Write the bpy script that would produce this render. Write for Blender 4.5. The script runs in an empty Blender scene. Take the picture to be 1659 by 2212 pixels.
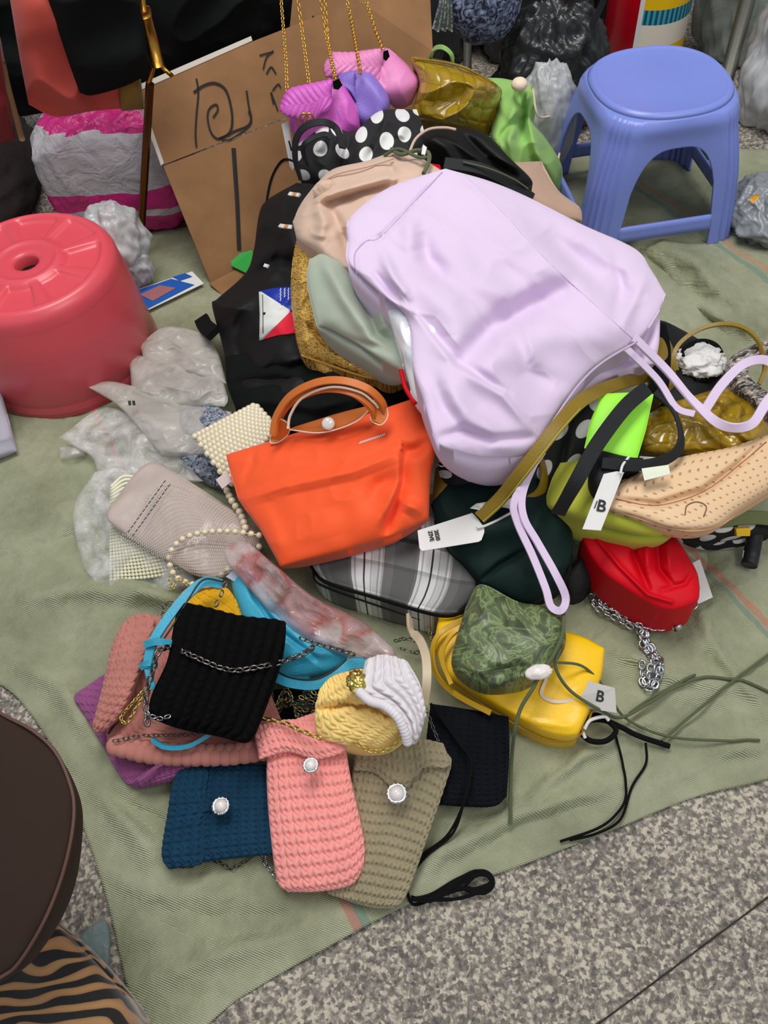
import bpy, math, random
import numpy as np
from mathutils import Vector, Matrix
from mathutils.bvhtree import BVHTree

# ------------------------------------------------------------------ camera
F_PX, CX, CY = 1788.0, 829.5, 1106.0
PITCH, ROLL, CAM_H = math.radians(54), math.radians(6), 1.0
_F = np.array([0, math.cos(PITCH), -math.sin(PITCH)])
_R0 = np.array([1.0, 0, 0]); _U0 = np.array([0, math.sin(PITCH), math.cos(PITCH)])
_R = math.cos(ROLL)*_R0 - math.sin(ROLL)*_U0
_U = math.sin(ROLL)*_R0 + math.cos(ROLL)*_U0
_C = np.array([0, 0, CAM_H])
cam_data = bpy.data.cameras.new('camera')
cam_data.sensor_fit = 'VERTICAL'; cam_data.sensor_height = 36; cam_data.lens = 36*F_PX/2212
cam_data.clip_start = 0.02
cam = bpy.data.objects.new('camera', cam_data)
bpy.context.scene.collection.objects.link(cam)
m = Matrix(((_R[0], _U[0], -_F[0]), (_R[1], _U[1], -_F[1]), (_R[2], _U[2], -_F[2])))
cam.matrix_world = Matrix.Translation(Vector(_C)) @ m.to_4x4()
bpy.context.scene.camera = cam

# ------------------------------------------------------------------ world, lights, exposure
sc = bpy.context.scene
w = bpy.data.worlds.new('world'); sc.world = w; w.use_nodes = True
bg = w.node_tree.nodes['Background']
bg.inputs[0].default_value = (0.86, 0.93, 1.0, 1); bg.inputs[1].default_value = 0.34
def area_light(name, loc, target, size, power, color):
    d = bpy.data.lights.new(name, 'AREA'); d.shape = 'RECTANGLE'; d.size = size[0]; d.size_y = size[1]
    d.energy = power; d.color = color
    o = bpy.data.objects.new(name, d); sc.collection.objects.link(o)
    o.location = loc
    o.rotation_euler = (Vector(target)-Vector(loc)).to_track_quat('-Z', 'Y').to_euler()
    return o
area_light('ceiling_light', (-0.05, 1.15, 2.6), (0.15, 0.95, 0), (1.5, 0.7), 34, (1.0, 0.98, 0.94))
area_light('ceiling_light', (1.2, -0.4, 2.8), (0.3, 0.8, 0), (1.4, 0.8), 17, (1.0, 0.96, 0.9))
sc.view_settings.view_transform = 'Standard'; sc.view_settings.look = 'None'
sc.view_settings.exposure = 0.34; sc.view_settings.gamma = 1
sc.view_settings.use_curve_mapping = False

# ------------------------------------------------------------------ geometry helpers
def U(px, py, c, mode='z'):
    """photo pixel -> world point: on the plane z=c, or (mode 'y') on the upright plane y=c"""
    px = np.asarray(px, float); py = np.asarray(py, float); c = np.asarray(c, float)
    d = _F + ((px-CX)/F_PX)[..., None]*_R - ((py-CY)/F_PX)[..., None]*_U
    t = (c-CAM_H)/d[..., 2] if mode == 'z' else c/d[..., 1]
    return _C + d*t[..., None]
def P(px, py, c=0.0, mode='z'):
    return U(np.array(px), np.array(py), np.array(c), mode)
def mpp(pt):                       # metres per photo pixel at a point
    return float(np.dot(np.asarray(pt)-_C, _F))/F_PX

def lin(c):
    return tuple(((v/255)/12.92 if v/255 <= .04045 else ((v/255+.055)/1.055)**2.4) for v in c)

def catmull(pts, per=8, closed=False):
    pts = [np.asarray(p, float) for p in pts]
    if len(pts) < 3 and not closed:
        return np.array([pts[0]+(pts[-1]-pts[0])*t for t in np.linspace(0, 1, per+1)])
    n = len(pts); out = []
    for i in range(n if closed else n-1):
        if closed: p0, p1, p2, p3 = pts[i-1], pts[i], pts[(i+1) % n], pts[(i+2) % n]
        else:
            p1, p2 = pts[i], pts[i+1]
            p0 = pts[i-1] if i > 0 else 2*p1-p2
            p3 = pts[i+2] if i+2 < n else 2*p2-p1
        for k in range(per):
            t = k/per
            out.append(.5*((2*p1)+(p2-p0)*t+(2*p0-5*p1+4*p2-p3)*t*t+(3*p1-p0-3*p2+p3)*t**3))
    if not closed: out.append(pts[-1])
    return np.array(out)
def resample(p, n):
    s = np.concatenate([[0], np.cumsum(np.linalg.norm(np.diff(p, axis=0), axis=1))])
    t = np.linspace(0, s[-1], n)
    return np.stack([np.interp(t, s, p[:, k]) for k in range(p.shape[1])], 1)

def fnoise(X, scale, seed, octv=3):
    """smooth random field in roughly -1..1 at points X (…,3)"""
    r = np.random.RandomState(seed); out = np.zeros(X.shape[:-1]); a = 1; tot = 0
    Y = X*scale
    for o in range(octv):
        s = 0
        for k in range(4):
            d = r.normal(size=3); d /= np.linalg.norm(d)
            e = r.normal(size=3); e /= np.linalg.norm(e)
            s = s + np.sin((Y@d)*6.28*(.7+.6*r.rand()) + 1.4*np.sin((Y@e)*6.28*.6+r.rand()*6) + r.rand()*6.28)
        out = out + a*s/2.6; tot += a; a *= .5; Y = Y*2.03
    return out/tot
def ridge(X, scale, seed, octv=2):
    return 1-2*np.abs(fnoise(X, scale, seed, octv))**.8

COL = sc.collection
def tag(o, label, cat, group=None):
    o['label'] = label; o['category'] = cat
    if group: o['group'] = group
    return o
def thing(name, label, cat, loc, group=None):
    o = bpy.data.objects.new(name, None); COL.objects.link(o)
    o.empty_display_size = .02; o.location = Vector(loc); tag(o, label, cat, group)
    return o
def mesh_obj(name, V, faces, mat, parent=None, smooth=True, uv=None, sharp=None, uvm=None):
    V = np.asarray(V, float)
    off = np.zeros(3)
    q = parent
    while q is not None:
        off = off + np.array(q.location); q = q.parent
    me = bpy.data.meshes.new(name)
    if isinstance(faces, np.ndarray):
        me.vertices.add(len(V)); me.vertices.foreach_set('co', (V-off).astype(np.float32).ravel())
        k = faces.shape[1]
        me.loops.add(faces.size); me.loops.foreach_set('vertex_index', faces.astype(np.int32).ravel())
        me.polygons.add(len(faces))
        me.polygons.foreach_set('loop_start', np.arange(0, faces.size, k, dtype=np.int32))
        me.update(calc_edges=True)
    else:
        me.from_pydata([tuple(v) for v in (V-off)], [], faces); me.update()
    if uv is not None:
        ul = me.uv_layers.new(name='UVMap')
        li = np.zeros(len(me.loops), dtype=np.int32); me.loops.foreach_get('vertex_index', li)
        ul.data.foreach_set('uv', np.asarray(uv)[li].astype(np.float32).ravel())
    if uvm is not None:
        ul = me.uv_layers.new(name='metric')
        ul.data.foreach_set('uv', np.asarray(uvm)[li].astype(np.float32).ravel())
    me.validate()
    me.polygons.foreach_set('use_smooth', np.full(len(me.polygons), smooth))
    me.materials.append(mat)
    if sharp: me.set_sharp_from_angle(angle=math.radians(sharp))
    o = bpy.data.objects.new(name, me); COL.objects.link(o)
    if parent: o.parent = parent
    GEO[o.name] = (V, faces)
    return o
GEO = {}; _bvh = {}
def on(px, py, body, lift=0.001):
    """where the surface of a finished object lies under a photo pixel, lifted off along the way to the eye"""
    if body.name not in _bvh:
        V, f = GEO[body.name]
        _bvh[body.name] = BVHTree.FromPolygons([tuple(v) for v in V], [tuple(int(i) for i in q) for q in f])
    d = _F + ((px-CX)/F_PX)*_R - ((py-CY)/F_PX)*_U; d = d/np.linalg.norm(d)
    h = _bvh[body.name].ray_cast(Vector(_C), Vector(d))
    if h[0] is None:
        h = _bvh[body.name].find_nearest(Vector(P(px, py, .1)))
    return np.array(h[0])-d*lift
def on_path(pts, body, lift=.001, n=24):
    q = resample(catmull([np.array(p[:2], float) for p in pts], 8), n)
    return [on(a, b, body, lift) for a, b in q]
def decal(name, pts, corners, mat, parent, body, lift=.0012, n=14, smooth=False):
    S = coons([(*p[:2], 0) for p in pts], corners, n, n, smooth)
    V = np.array([on(a, b, body, lift) for a, b in S[..., :2].reshape(-1, 2)])
    V2 = np.array([on(a, b, body, lift*.2) for a, b in S[..., :2].reshape(-1, 2)])
    i = np.arange(n*n).reshape(n, n); q = np.stack([i[:-1, :-1], i[1:, :-1], i[1:, 1:], i[:-1, 1:]], -1).reshape(-1, 4)
    ring = np.concatenate([i[0, :], i[1:, -1], i[-1, -2::-1], i[-2:0:-1, 0]]); r2 = np.roll(ring, -1)
    return mesh_obj(name, np.concatenate([V, V2]), np.concatenate([q, q[:, ::-1]+n*n, np.stack([ring, r2, r2+n*n, ring+n*n], -1)]), mat, parent)
def text_on(s, name, px, py, deg, hpx, mat, parent, body, bold=0.0, sx=1):
    """lettering lying on a surface, its baseline turned deg clockwise in the photo"""
    a = math.radians(deg); c = on(px, py, body, .0009)
    p0 = on(px-8*math.cos(a), py-8*math.sin(a), body, .0009); p1 = on(px+8*math.cos(a), py+8*math.sin(a), body, .0009)
    up = on(px+8*math.sin(a), py-8*math.cos(a), body, .0009)-c
    return text(s, name, c-(p1-p0)/2, c+(p1-p0)/2, up, hpx*mpp(c)*1.4, mat, parent, bold, .0003)

def side_pts(seq, n, smooth):
    a = np.array(seq, float)
    if smooth and len(a) > 2: a = catmull(list(a), 8)
    s = resample(a, n)
    return s
def coons(pts, corners, nu, nv, smooth=True):
    """pts: clockwise outline [(x,y[,c])…]; corners: 4 indices (first 0).  -> grid (nv,nu,3) in photo px + height"""
    n = len(pts); cs = list(corners)+[n]
    # heights left out are filled between the ones given, round the outline
    d = [0]
    for i in range(n): d.append(d[-1]+math.hypot(pts[(i+1) % n][0]-pts[i][0], pts[(i+1) % n][1]-pts[i][1]))
    d = np.array(d); ks = [i for i in range(n) if len(pts[i]) > 2]
    kd = np.concatenate([[d[ks[-1]]-d[n]], d[ks], [d[ks[0]]+d[n]]]); kz = np.array([pts[ks[-1]][2]]+[pts[i][2] for i in ks]+[pts[ks[0]][2]])
    zz = np.interp(d[:n], kd, kz)
    full = [(pts[i][0], pts[i][1], zz[i]) for i in range(n)]
    P3 = [[full[i % n] for i in range(cs[k], cs[k+1]+1)] for k in range(4)]
    sm = smooth if isinstance(smooth, (list, tuple)) else [smooth]*4
    T = side_pts(P3[0], nu, sm[0]); Rr = side_pts(P3[1], nv, sm[1])
    B = side_pts(P3[2], nu, sm[2])[::-1]; L = side_pts(P3[3], nv, sm[3])[::-1]
    u = np.linspace(0, 1, nu)[None, :, None]; v = np.linspace(0, 1, nv)[:, None, None]
    S = (1-v)*T[None]+v*B[None]+(1-u)*L[:, None]+u*Rr[:, None] \
        - ((1-u)*(1-v)*T[0]+u*(1-v)*T[-1]+(1-u)*v*B[0]+u*v*B[-1])
    return S
def poly_dist(X, Y, line):
    best = np.full(X.shape, 1e9); sgn = np.zeros(X.shape); par = np.zeros(X.shape)
    n = len(line)-1
    for i in range(n):
        ax, ay = line[i][:2]; bx, by = line[i+1][:2]
        dx, dy = bx-ax, by-ay; L2 = dx*dx+dy*dy+1e-9
        t = np.clip(((X-ax)*dx+(Y-ay)*dy)/L2, 0, 1)
        d = np.hypot(X-ax-t*dx, Y-ay-t*dy)
        s = np.sign((X-ax)*dy-(Y-ay)*dx)
        m_ = d < best
        best = np.where(m_, d, best); sgn = np.where(m_, s, sgn); par = np.where(m_, (i+t)/n, par)
    return best, sgn, par
def crease_field(X, Y, creases):
    out = np.zeros(X.shape)
    for cr in creases:
        line, amp, wd = cr[0], cr[1], cr[2]; kind = cr[3] if len(cr) > 3 else 'r'
        d, s, t = poly_dist(X, Y, line)
        taper = np.sin(np.pi*np.clip(t*.9+.05, 0, 1))**.5
        if kind == 'r': out += amp*np.exp(-(d/wd)**2)*taper
        elif kind == 't': out += amp*np.maximum(0, 1-d/wd)*taper
        elif kind == 's': out += amp*(np.exp(-d/wd)*np.tanh(s*d/7))*taper       # a sharp step that relaxes away from the line
        elif kind == 'l': out += amp*np.exp(-(d/wd)**2)            # full-length seam
    return out
def knit(cols, rows, amp, direction='v', hole=.5):
    """crochet relief: columns of V stitches with small holes between"""
    def f(u, v):
        a, b = (u, v) if direction == 'v' else (v, u)
        ca = a*cols; fa = ca-np.floor(ca)
        rb = b*rows
        col = np.abs(np.sin(np.pi*ca))**.55
        st = np.abs(np.sin(np.pi*(rb+.55*np.abs(2*fa-1))))**.6
        h = np.exp(-((fa-.5)/.16)**2)*np.exp(-(((rb-np.floor(rb))-.5)/.2)**2)
        return amp*(.6*col+.55*st-hole*h-.6)
    return f
def ribs(n, rows, amp, direction='v'):
    def f(u, v):
        a, b = (u, v) if direction == 'v' else (v, u)
        return amp*(np.abs(np.sin(np.pi*a*n))**.7*(.8+.25*np.abs(np.sin(np.pi*b*rows+2*np.sin(np.pi*a*n))))-.6)
    return f

def cushion(name, pts, corners, mat, parent=None, nu=50, nv=50, thick=.02, bulge=.01, p=3, creases=(), wr=None,
            disp=None, wall=0, mode='z', smooth=True, floor=.004, rim=.5, sub=False):
    """soft bag body from its outline: a puffed top sheet, a sagging underside and the side between them"""
    S = coons(pts, corners, nu, nv, smooth)
    u, v = np.meshgrid(np.linspace(0, 1, nu), np.linspace(0, 1, nv))
    E = ((1-np.abs(2*u-1)**p)*(1-np.abs(2*v-1)**p)).clip(0, 1)**rim
    E2 = ((1-np.abs(2*u-1)**6)*(1-np.abs(2*v-1)**6)).clip(0, 1)
    z = S[..., 2].copy(); sg = 1 if mode == 'z' else -1
    base = U(S[..., 0], S[..., 1], z, mode)
    dz = bulge*E + crease_field(S[..., 0], S[..., 1], creases)*np.maximum(E2, .25)
    if wr:
        for (amp, scl, seed) in (wr if isinstance(wr, list) else [wr]):
            if amp < 0: dz = dz + (-amp)*ridge(base, scl, seed)*(.3+.7*E2)
            else: dz = dz + amp*fnoise(base, scl, seed)*(.3+.7*E2)
    top = U(S[..., 0], S[..., 1], z+sg*dz, mode)
    if disp is not None:
        du = np.gradient(top, axis=1); dv = np.gradient(top, axis=0)
        N = np.cross(dv, du); N /= np.linalg.norm(N, axis=-1, keepdims=True)+1e-12
        view = _C-top
        sgn = np.sign((N*view).sum(-1, keepdims=True)); N = N*np.where(sgn == 0, 1, sgn)
        top = top + N*(disp(u, v)*np.minimum(1, E2*3+.35))[..., None]
    top[..., 2] = np.maximum(top[..., 2], floor)
    step = 2 if min(nu, nv) > 60 else 1
    bot = base.copy()
    if mode == 'z': bot[..., 2] -= thick*E+wall
    else: bot[..., 1] += thick*E+wall
    bot[..., 2] = np.maximum(bot[..., 2], floor*.7)
    V = np.concatenate([top.reshape(-1, 3), bot.reshape(-1, 3)])
    idx = np.arange(nu*nv).reshape(nv, nu)
    q = np.stack([idx[:-1, :-1], idx[1:, :-1], idx[1:, 1:], idx[:-1, 1:]], -1).reshape(-1, 4)
    q2 = q[:, ::-1]+nu*nv
    ring = np.concatenate([idx[0, :], idx[1:, -1], idx[-1, -2::-1], idx[-2:0:-1, 0]])
    r2 = np.roll(ring, -1)
    q3 = np.stack([ring, r2, r2+nu*nv, ring+nu*nv], -1)
    uvs = np.concatenate([np.stack([u, v], -1).reshape(-1, 2)]*2)
    Wd = np.linalg.norm(np.diff(base[nv//2], axis=0), axis=1).sum(); Hd = np.linalg.norm(np.diff(base[:, nu//2], axis=0), axis=1).sum()
    return mesh_obj(name, V, np.concatenate([q, q2, q3]), mat, parent, True, uvs, None, uvs*np.array([Wd, Hd]))

def sweep(path, cross, normal=None, closed_path=False):
    """sweep a 2-D cross-section (k,2) [side, normal] along path"""
    path = np.asarray(path); n = len(path); k = len(cross)
    T = np.gradient(path, axis=0); T /= np.linalg.norm(T, axis=1, keepdims=True)+1e-12
    if normal is None: normal = np.array([0, -.55, .83])
    nr = np.asarray(normal, float)
    if nr.ndim == 1: nr = np.repeat(nr[None], n, 0)
    Sd = np.cross(T, nr); Sd /= np.linalg.norm(Sd, axis=1, keepdims=True)+1e-9
    Nn = np.cross(Sd, T)
    V = path[:, None]+Sd[:, None]*cross[None, :, 0:1]+Nn[:, None]*cross[None, :, 1:2]
    idx = np.arange(n*k).reshape(n, k)
    f = []
    for j in range(k):
        j2 = (j+1) % k
        f.append(np.stack([idx[:-1, j], idx[1:, j], idx[1:, j2], idx[:-1, j2]], -1))
    F = [tuple(x) for x in np.concatenate(f)]
    F += [tuple(idx[0, ::-1]) if True else None, tuple(idx[-1, :])]
    return V.reshape(-1, 3), F
def path3(pts, mode='z', per=10, smooth=True):
    w = [P(a[0], a[1], a[2], mode) for a in pts]
    w = np.array(w) if not smooth else catmull(w, per)
    if mode == 'z' and 'ground_sheet' in GEO:            # nothing runs through the folds of the ground sheet
        for q in w:
            if q[2] < .05: q[2] = max(q[2], sheet_z(q)+.0035)
    return w
def sheet_z(q):
    if 'ground_sheet' not in _bvh:
        V, f = GEO['ground_sheet']
        _bvh['ground_sheet'] = BVHTree.FromPolygons([tuple(v) for v in V], [tuple(int(i) for i in g) for g in f])
    h = _bvh['ground_sheet'].ray_cast(Vector((q[0], q[1], 1)), Vector((0, 0, -1)))
    return h[0].z if h[0] is not None else -.001
def band(name, pts, wpx, mat, parent=None, th=.0025, mode='z', normal=None, per=10, world=False, tw=None):
    """flat strap"""
    pa = catmull(pts, per) if world else path3(pts, mode, per)
    hw = wpx*.5*mpp(pa[len(pa)//2]); h = th/2
    c = np.array([(-hw, -h*.4), (-hw*.92, -h), (hw*.92, -h), (hw, -h*.4), (hw, h*.4), (hw*.92, h), (-hw*.92, h), (-hw, h*.4)])
    nr = normal
    if tw is not None:                                   # list of normals along the path
        k = np.linspace(0, 1, len(tw)); t = np.linspace(0, 1, len(pa))
        a = np.array(tw, float); nr = np.stack([np.interp(t, k, a[:, i]) for i in range(3)], 1)
    V, Fc = sweep(pa, c, nr)
    return mesh_obj(name, V, Fc, mat, parent, sharp=40)
def tube(name, pts, rpx, mat, parent=None, mode='z', per=8, seg=8, world=False, rm=None, smooth=True):
    pa = (catmull(pts, per) if smooth else np.array(pts)) if world else path3(pts, mode, per, smooth)
    r = rm if rm else rpx*mpp(pa[len(pa)//2])
    a = np.linspace(0, 2*np.pi, seg, endpoint=False)
    V, Fc = sweep(pa, np.stack([np.cos(a), np.sin(a)], 1)*r, np.array([.13, -.42, .9]))
    return mesh_obj(name, V, Fc, mat, parent)
def join_meshes(parts):
    V = []; F = []; o = 0
    for v, f in parts:
        V.append(v); F += [tuple(int(i)+o for i in q) for q in f]; o += len(v)
    return np.concatenate(V), F
def ring_geo(a, b, r, seg=12, k=5):
    t = np.linspace(0, 2*np.pi, seg, endpoint=False)
    c = np.stack([a*np.sign(np.cos(t))*np.abs(np.cos(t))**.8, b*np.sin(t), 0*t], 1)
    n = np.stack([np.cos(t), np.sin(t)*a/b, 0*t], 1); n /= np.linalg.norm(n, axis=1, keepdims=True)
    s = np.linspace(0, 2*np.pi, k, endpoint=False)
    V = c[:, None]+n[:, None]*(np.cos(s)*r)[None, :, None]+np.array([0, 0, 1.])*(np.sin(s)*r)[None, :, None]
    idx = np.arange(seg*k).reshape(seg, k); F = []
    for i in range(seg):
        for j in range(k):
            F.append((idx[i, j], idx[(i+1) % seg, j], idx[(i+1) % seg, (j+1) % k], idx[i, (j+1) % k]))
    return V.reshape(-1, 3), F
def chain(name, pts, lpx, mat, parent=None, mode='z', world=False, wr=.62, rr=.17, twist=.8, stuff=True):
    pa = catmull(pts, 10) if world else path3(pts, mode, 10)
    L = lpx*mpp(pa[len(pa)//2]); ln = np.linalg.norm(np.diff(pa, axis=0), axis=1).sum()
    n = max(3, int(ln/(L*.68))); q = resample(pa, n)
    T = np.gradient(q, axis=0); T /= np.linalg.norm(T, axis=1, keepdims=True)
    rv, rf = ring_geo(L*.5-L*rr*.5, L*.5*wr-L*rr*.3, L*rr*.5)
    parts = []
    for i in range(n):
        t = T[i]; s = np.cross(t, (0.1, -.5, .85)); s /= np.linalg.norm(s); nn = np.cross(s, t)
        a = twist if i % 2 else -twist+.35
        s2 = s*math.cos(a)+nn*math.sin(a); n2 = np.cross(t, s2)
        V = q[i]+rv[:, 0:1]*t+rv[:, 1:2]*s2+rv[:, 2:3]*n2
        parts.append((V, rf))
    V, Fc = join_meshes(parts)
    o = mesh_obj(name, V, Fc, mat, parent)
    if stuff: o['kind'] = 'stuff'
    return o
def ico(sub=2):
    import bmesh
    bm = bmesh.new(); bmesh.ops.create_icosphere(bm, subdivisions=sub, radius=1)
    V = np.array([v.co[:] for v in bm.verts]); F = [tuple(v.index for v in f.verts) for f in bm.faces]; bm.free()
    return V, F
ICO1, ICO2 = ico(1), ico(2)
def slab(name, pts, th, mat, parent=None, mode='z', world=False, bevel=0):
    """flat card: polygon given in order, extruded th behind its face"""
    W = np.array(pts) if world else np.array([P(a[0], a[1], a[2], mode) for a in pts])
    c = W.mean(0); N = np.zeros(3)
    for i in range(len(W)): N += np.cross(W[i]-c, W[(i+1) % len(W)]-c)
    N /= np.linalg.norm(N)
    if np.dot(N, _C-c) < 0: N = -N
    n = len(W); V = np.concatenate([W, W-N*th])
    F = [tuple(range(n)), tuple(range(2*n-1, n-1, -1))]+[(i, i+n, (i+1) % n+n, (i+1) % n) for i in range(n)]
    return mesh_obj(name, V, F, mat, parent, smooth=False)
def blob(name, c, r, mat, parent=None, seed=1, amp=.1, scl=3, rid=.1, rscl=5, nu=64, nv=40, flat=.0, sq=1.0, squ=None, tilt=None):
    t = np.linspace(0, 2*np.pi, nu, endpoint=False)[None]; f = np.linspace(.001, np.pi-.001, nv)[:, None]
    g = lambda x: np.sign(x)*np.abs(x)**sq
    D = np.stack([g(np.sin(f))*g(np.cos(t)), g(np.sin(f))*g(np.sin(t)), g(np.cos(f))*np.ones_like(t)], -1)
    G = D*np.array([1, 1, .4]); k = 1+amp*fnoise(D, scl*.3, seed)+rid*.5*ridge(G, rscl*.25, seed+7, 1)+rid*.2*ridge(G, rscl*.7, seed+9, 1)
    V = D*k[..., None]*np.array(r)
    if tilt: 
        M = np.array(Matrix.Rotation(tilt[0], 3, tilt[1])); V = V@M.T
    V = V+np.array(c); V[..., 2] = np.maximum(V[..., 2], flat)
    idx = np.arange(nu*nv).reshape(nv, nu); nx = np.roll(idx, -1, 1)
    q = np.stack([idx[:-1], idx[1:], nx[1:], nx[:-1]], -1).reshape(-1, 4)
    return mesh_obj(name, V.reshape(-1, 3), q, mat, parent)
def lathe(name, prof, c, mat, parent=None, seg=64, fn=None):
    pr = np.array(prof); t = np.linspace(0, 2*np.pi, seg, endpoint=False)
    r = pr[:, 0][:, None]; h = pr[:, 1][:, None]+0*t
    if fn is not None: h = h+fn(r+0*t, t[None]+0*r)
    V = np.stack([r*np.cos(t), r*np.sin(t), h], -1)+np.array(c)
    n = len(pr); idx = np.arange(n*seg).reshape(n, seg); nx = np.roll(idx, -1, 1)
    q = np.stack([idx[:-1], nx[:-1], nx[1:], idx[1:]], -1).reshape(-1, 4)
    return mesh_obj(name, V.reshape(-1, 3), q, mat, parent)
def text(s, name, p0, p1, up, size, mat, parent, bold=.0, lift=.0006):
    """lettering on a face: baseline p0->p1 (world), up direction, height in metres"""
    cu = bpy.data.curves.new(name, 'FONT'); cu.body = s; cu.size = size; cu.extrude = .0002; cu.offset = bold
    cu.align_x = 'CENTER'; cu.align_y = 'CENTER'
    tmp = bpy.data.objects.new(name, cu); COL.objects.link(tmp)
    bpy.context.view_layer.update()
    me = bpy.data.meshes.new_from_object(tmp.evaluated_get(bpy.context.evaluated_depsgraph_get()))
    bpy.data.objects.remove(tmp)
    p0 = np.array(p0, float); p1 = np.array(p1, float)
    x = p1-p0; x /= np.linalg.norm(x); up = np.array(up, float); z = np.cross(x, up); z /= np.linalg.norm(z); y = np.cross(z, x)
    c = (p0+p1)/2
    if np.dot(z, _C-c) < 0: z = -z
    V = np.array([v.co[:] for v in me.vertices])
    W = c+V[:, 0:1]*x+V[:, 1:2]*y+(V[:, 2:3]+lift)*z
    F = [tuple(p.vertices) for p in me.polygons]
    return mesh_obj(name, W, F, mat, parent, smooth=False)
def stroke(name, pts, wpx, mat, parent, mode='z', th=.0008, per=6):
    return band(name, pts, wpx, mat, parent, th=th, mode=mode, per=per)
# ------------------------------------------------------------------ materials
def _new(name):
    m = bpy.data.materials.new(name); m.use_nodes = True
    nt = m.node_tree; b = nt.nodes['Principled BSDF']
    return m, nt, b
def N(nt, t, **kw):
    n = nt.nodes.new(t)
    for k, v in kw.items():
        if k.startswith('i_'): n.inputs[k[2:].replace('_', ' ')].default_value = v
        else: setattr(n, k, v)
    return n
def L(nt, a, b): nt.links.new(a, b)
def coord(nt, kind='Object', scale=(1, 1, 1)):
    tc = N(nt, 'ShaderNodeTexCoord'); mp = N(nt, 'ShaderNodeMapping'); mp.inputs['Scale'].default_value = scale
    L(nt, tc.outputs[kind], mp.inputs[0]); return mp.outputs[0]
def geo(nt, scale=(1, 1, 1), rot=(0, 0, 0)):
    g = N(nt, 'ShaderNodeNewGeometry'); mp = N(nt, 'ShaderNodeMapping'); mp.inputs['Scale'].default_value = scale
    mp.inputs['Rotation'].default_value = rot
    L(nt, g.outputs['Position'], mp.inputs[0]); return mp.outputs[0]
def ramp(nt, fac, stops, interp='LINEAR'):
    r = N(nt, 'ShaderNodeValToRGB'); r.color_ramp.interpolation = interp
    e = r.color_ramp.elements
    while len(e) < len(stops): e.new(.5)
    for k, (p, c) in enumerate(stops):
        e[k].position = p; e[k].color = (*c, 1) if len(c) == 3 else c
    L(nt, fac, r.inputs[0]); return r.outputs[0]
def bump(nt, b, h, strength=.3, dist=.002):
    bp = N(nt, 'ShaderNodeBump'); bp.inputs['Strength'].default_value = strength; bp.inputs['Distance'].default_value = dist
    L(nt, h, bp.inputs['Height']); L(nt, bp.outputs[0], b.inputs['Normal'])
def fabric(name, rgb, rough=.85, var=.12, nscale=6, weave=1400, wb=.25, sheen=.15, spec=.3, coat=0):
    m, nt, b = _new(name); c = lin(rgb); v = coord(nt)
    n = N(nt, 'ShaderNodeTexNoise'); n.inputs['Scale'].default_value = nscale; n.inputs['Detail'].default_value = 5
    L(nt, v, n.inputs[0])
    L(nt, ramp(nt, n.outputs[0], [(.3, tuple(x*(1-var) for x in c)), (.7, tuple(min(1, x*(1+var)) for x in c))]), b.inputs['Base Color'])
    b.inputs['Roughness'].default_value = rough; b.inputs['Sheen Weight'].default_value = sheen
    b.inputs['Specular IOR Level'].default_value = spec; b.inputs['Coat Weight'].default_value = coat; b.inputs['Coat Roughness'].default_value = .15
    if wb:
        n2 = N(nt, 'ShaderNodeTexNoise'); n2.inputs['Scale'].default_value = weave; n2.inputs['Detail'].default_value = 2
        L(nt, v, n2.inputs[0]); bump(nt, b, n2.outputs[0], wb, .001)
    return m
def plastic(name, rgb, rough=.35, var=.05, sss=0, bumpy=0, bscale=30, coat=0, alpha=1):
    m, nt, b = _new(name); c = lin(rgb); v = coord(nt)
    n = N(nt, 'ShaderNodeTexNoise'); n.inputs['Scale'].default_value = 9; n.inputs['Detail'].default_value = 4; L(nt, v, n.inputs[0])
    L(nt, ramp(nt, n.outputs[0], [(.3, tuple(x*(1-var) for x in c)), (.7, tuple(min(1, x*(1+var)) for x in c))]), b.inputs['Base Color'])
    b.inputs['Roughness'].default_value = rough; b.inputs['Coat Weight'].default_value = coat; b.inputs['Coat Roughness'].default_value = .1
    if sss: b.inputs['Subsurface Weight'].default_value = sss; b.inputs['Subsurface Radius'].default_value = (.02, .008, .006); b.inputs['Subsurface Scale'].default_value = .5
    if bumpy:
        n2 = N(nt, 'ShaderNodeTexNoise'); n2.inputs['Scale'].default_value = bscale; n2.inputs['Detail'].default_value = 4; n2.inputs['Distortion'].default_value = 1.5
        L(nt, v, n2.inputs[0]); bump(nt, b, n2.outputs[0], bumpy, .01)
    return m
def metal(name, rgb, rough=.25):
    m, nt, b = _new(name); b.inputs['Base Color'].default_value = (*lin(rgb), 1)
    b.inputs['Metallic'].default_value = 1; b.inputs['Roughness'].default_value = rough
    n = N(nt, 'ShaderNodeTexNoise'); n.inputs['Scale'].default_value = 300; L(nt, coord(nt), n.inputs[0])
    mr = N(nt, 'ShaderNodeMapRange'); mr.inputs['To Min'].default_value = rough*.7; mr.inputs['To Max'].default_value = rough*1.4
    L(nt, n.outputs[0], mr.inputs[0]); L(nt, mr.outputs[0], b.inputs['Roughness']); return m
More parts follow.
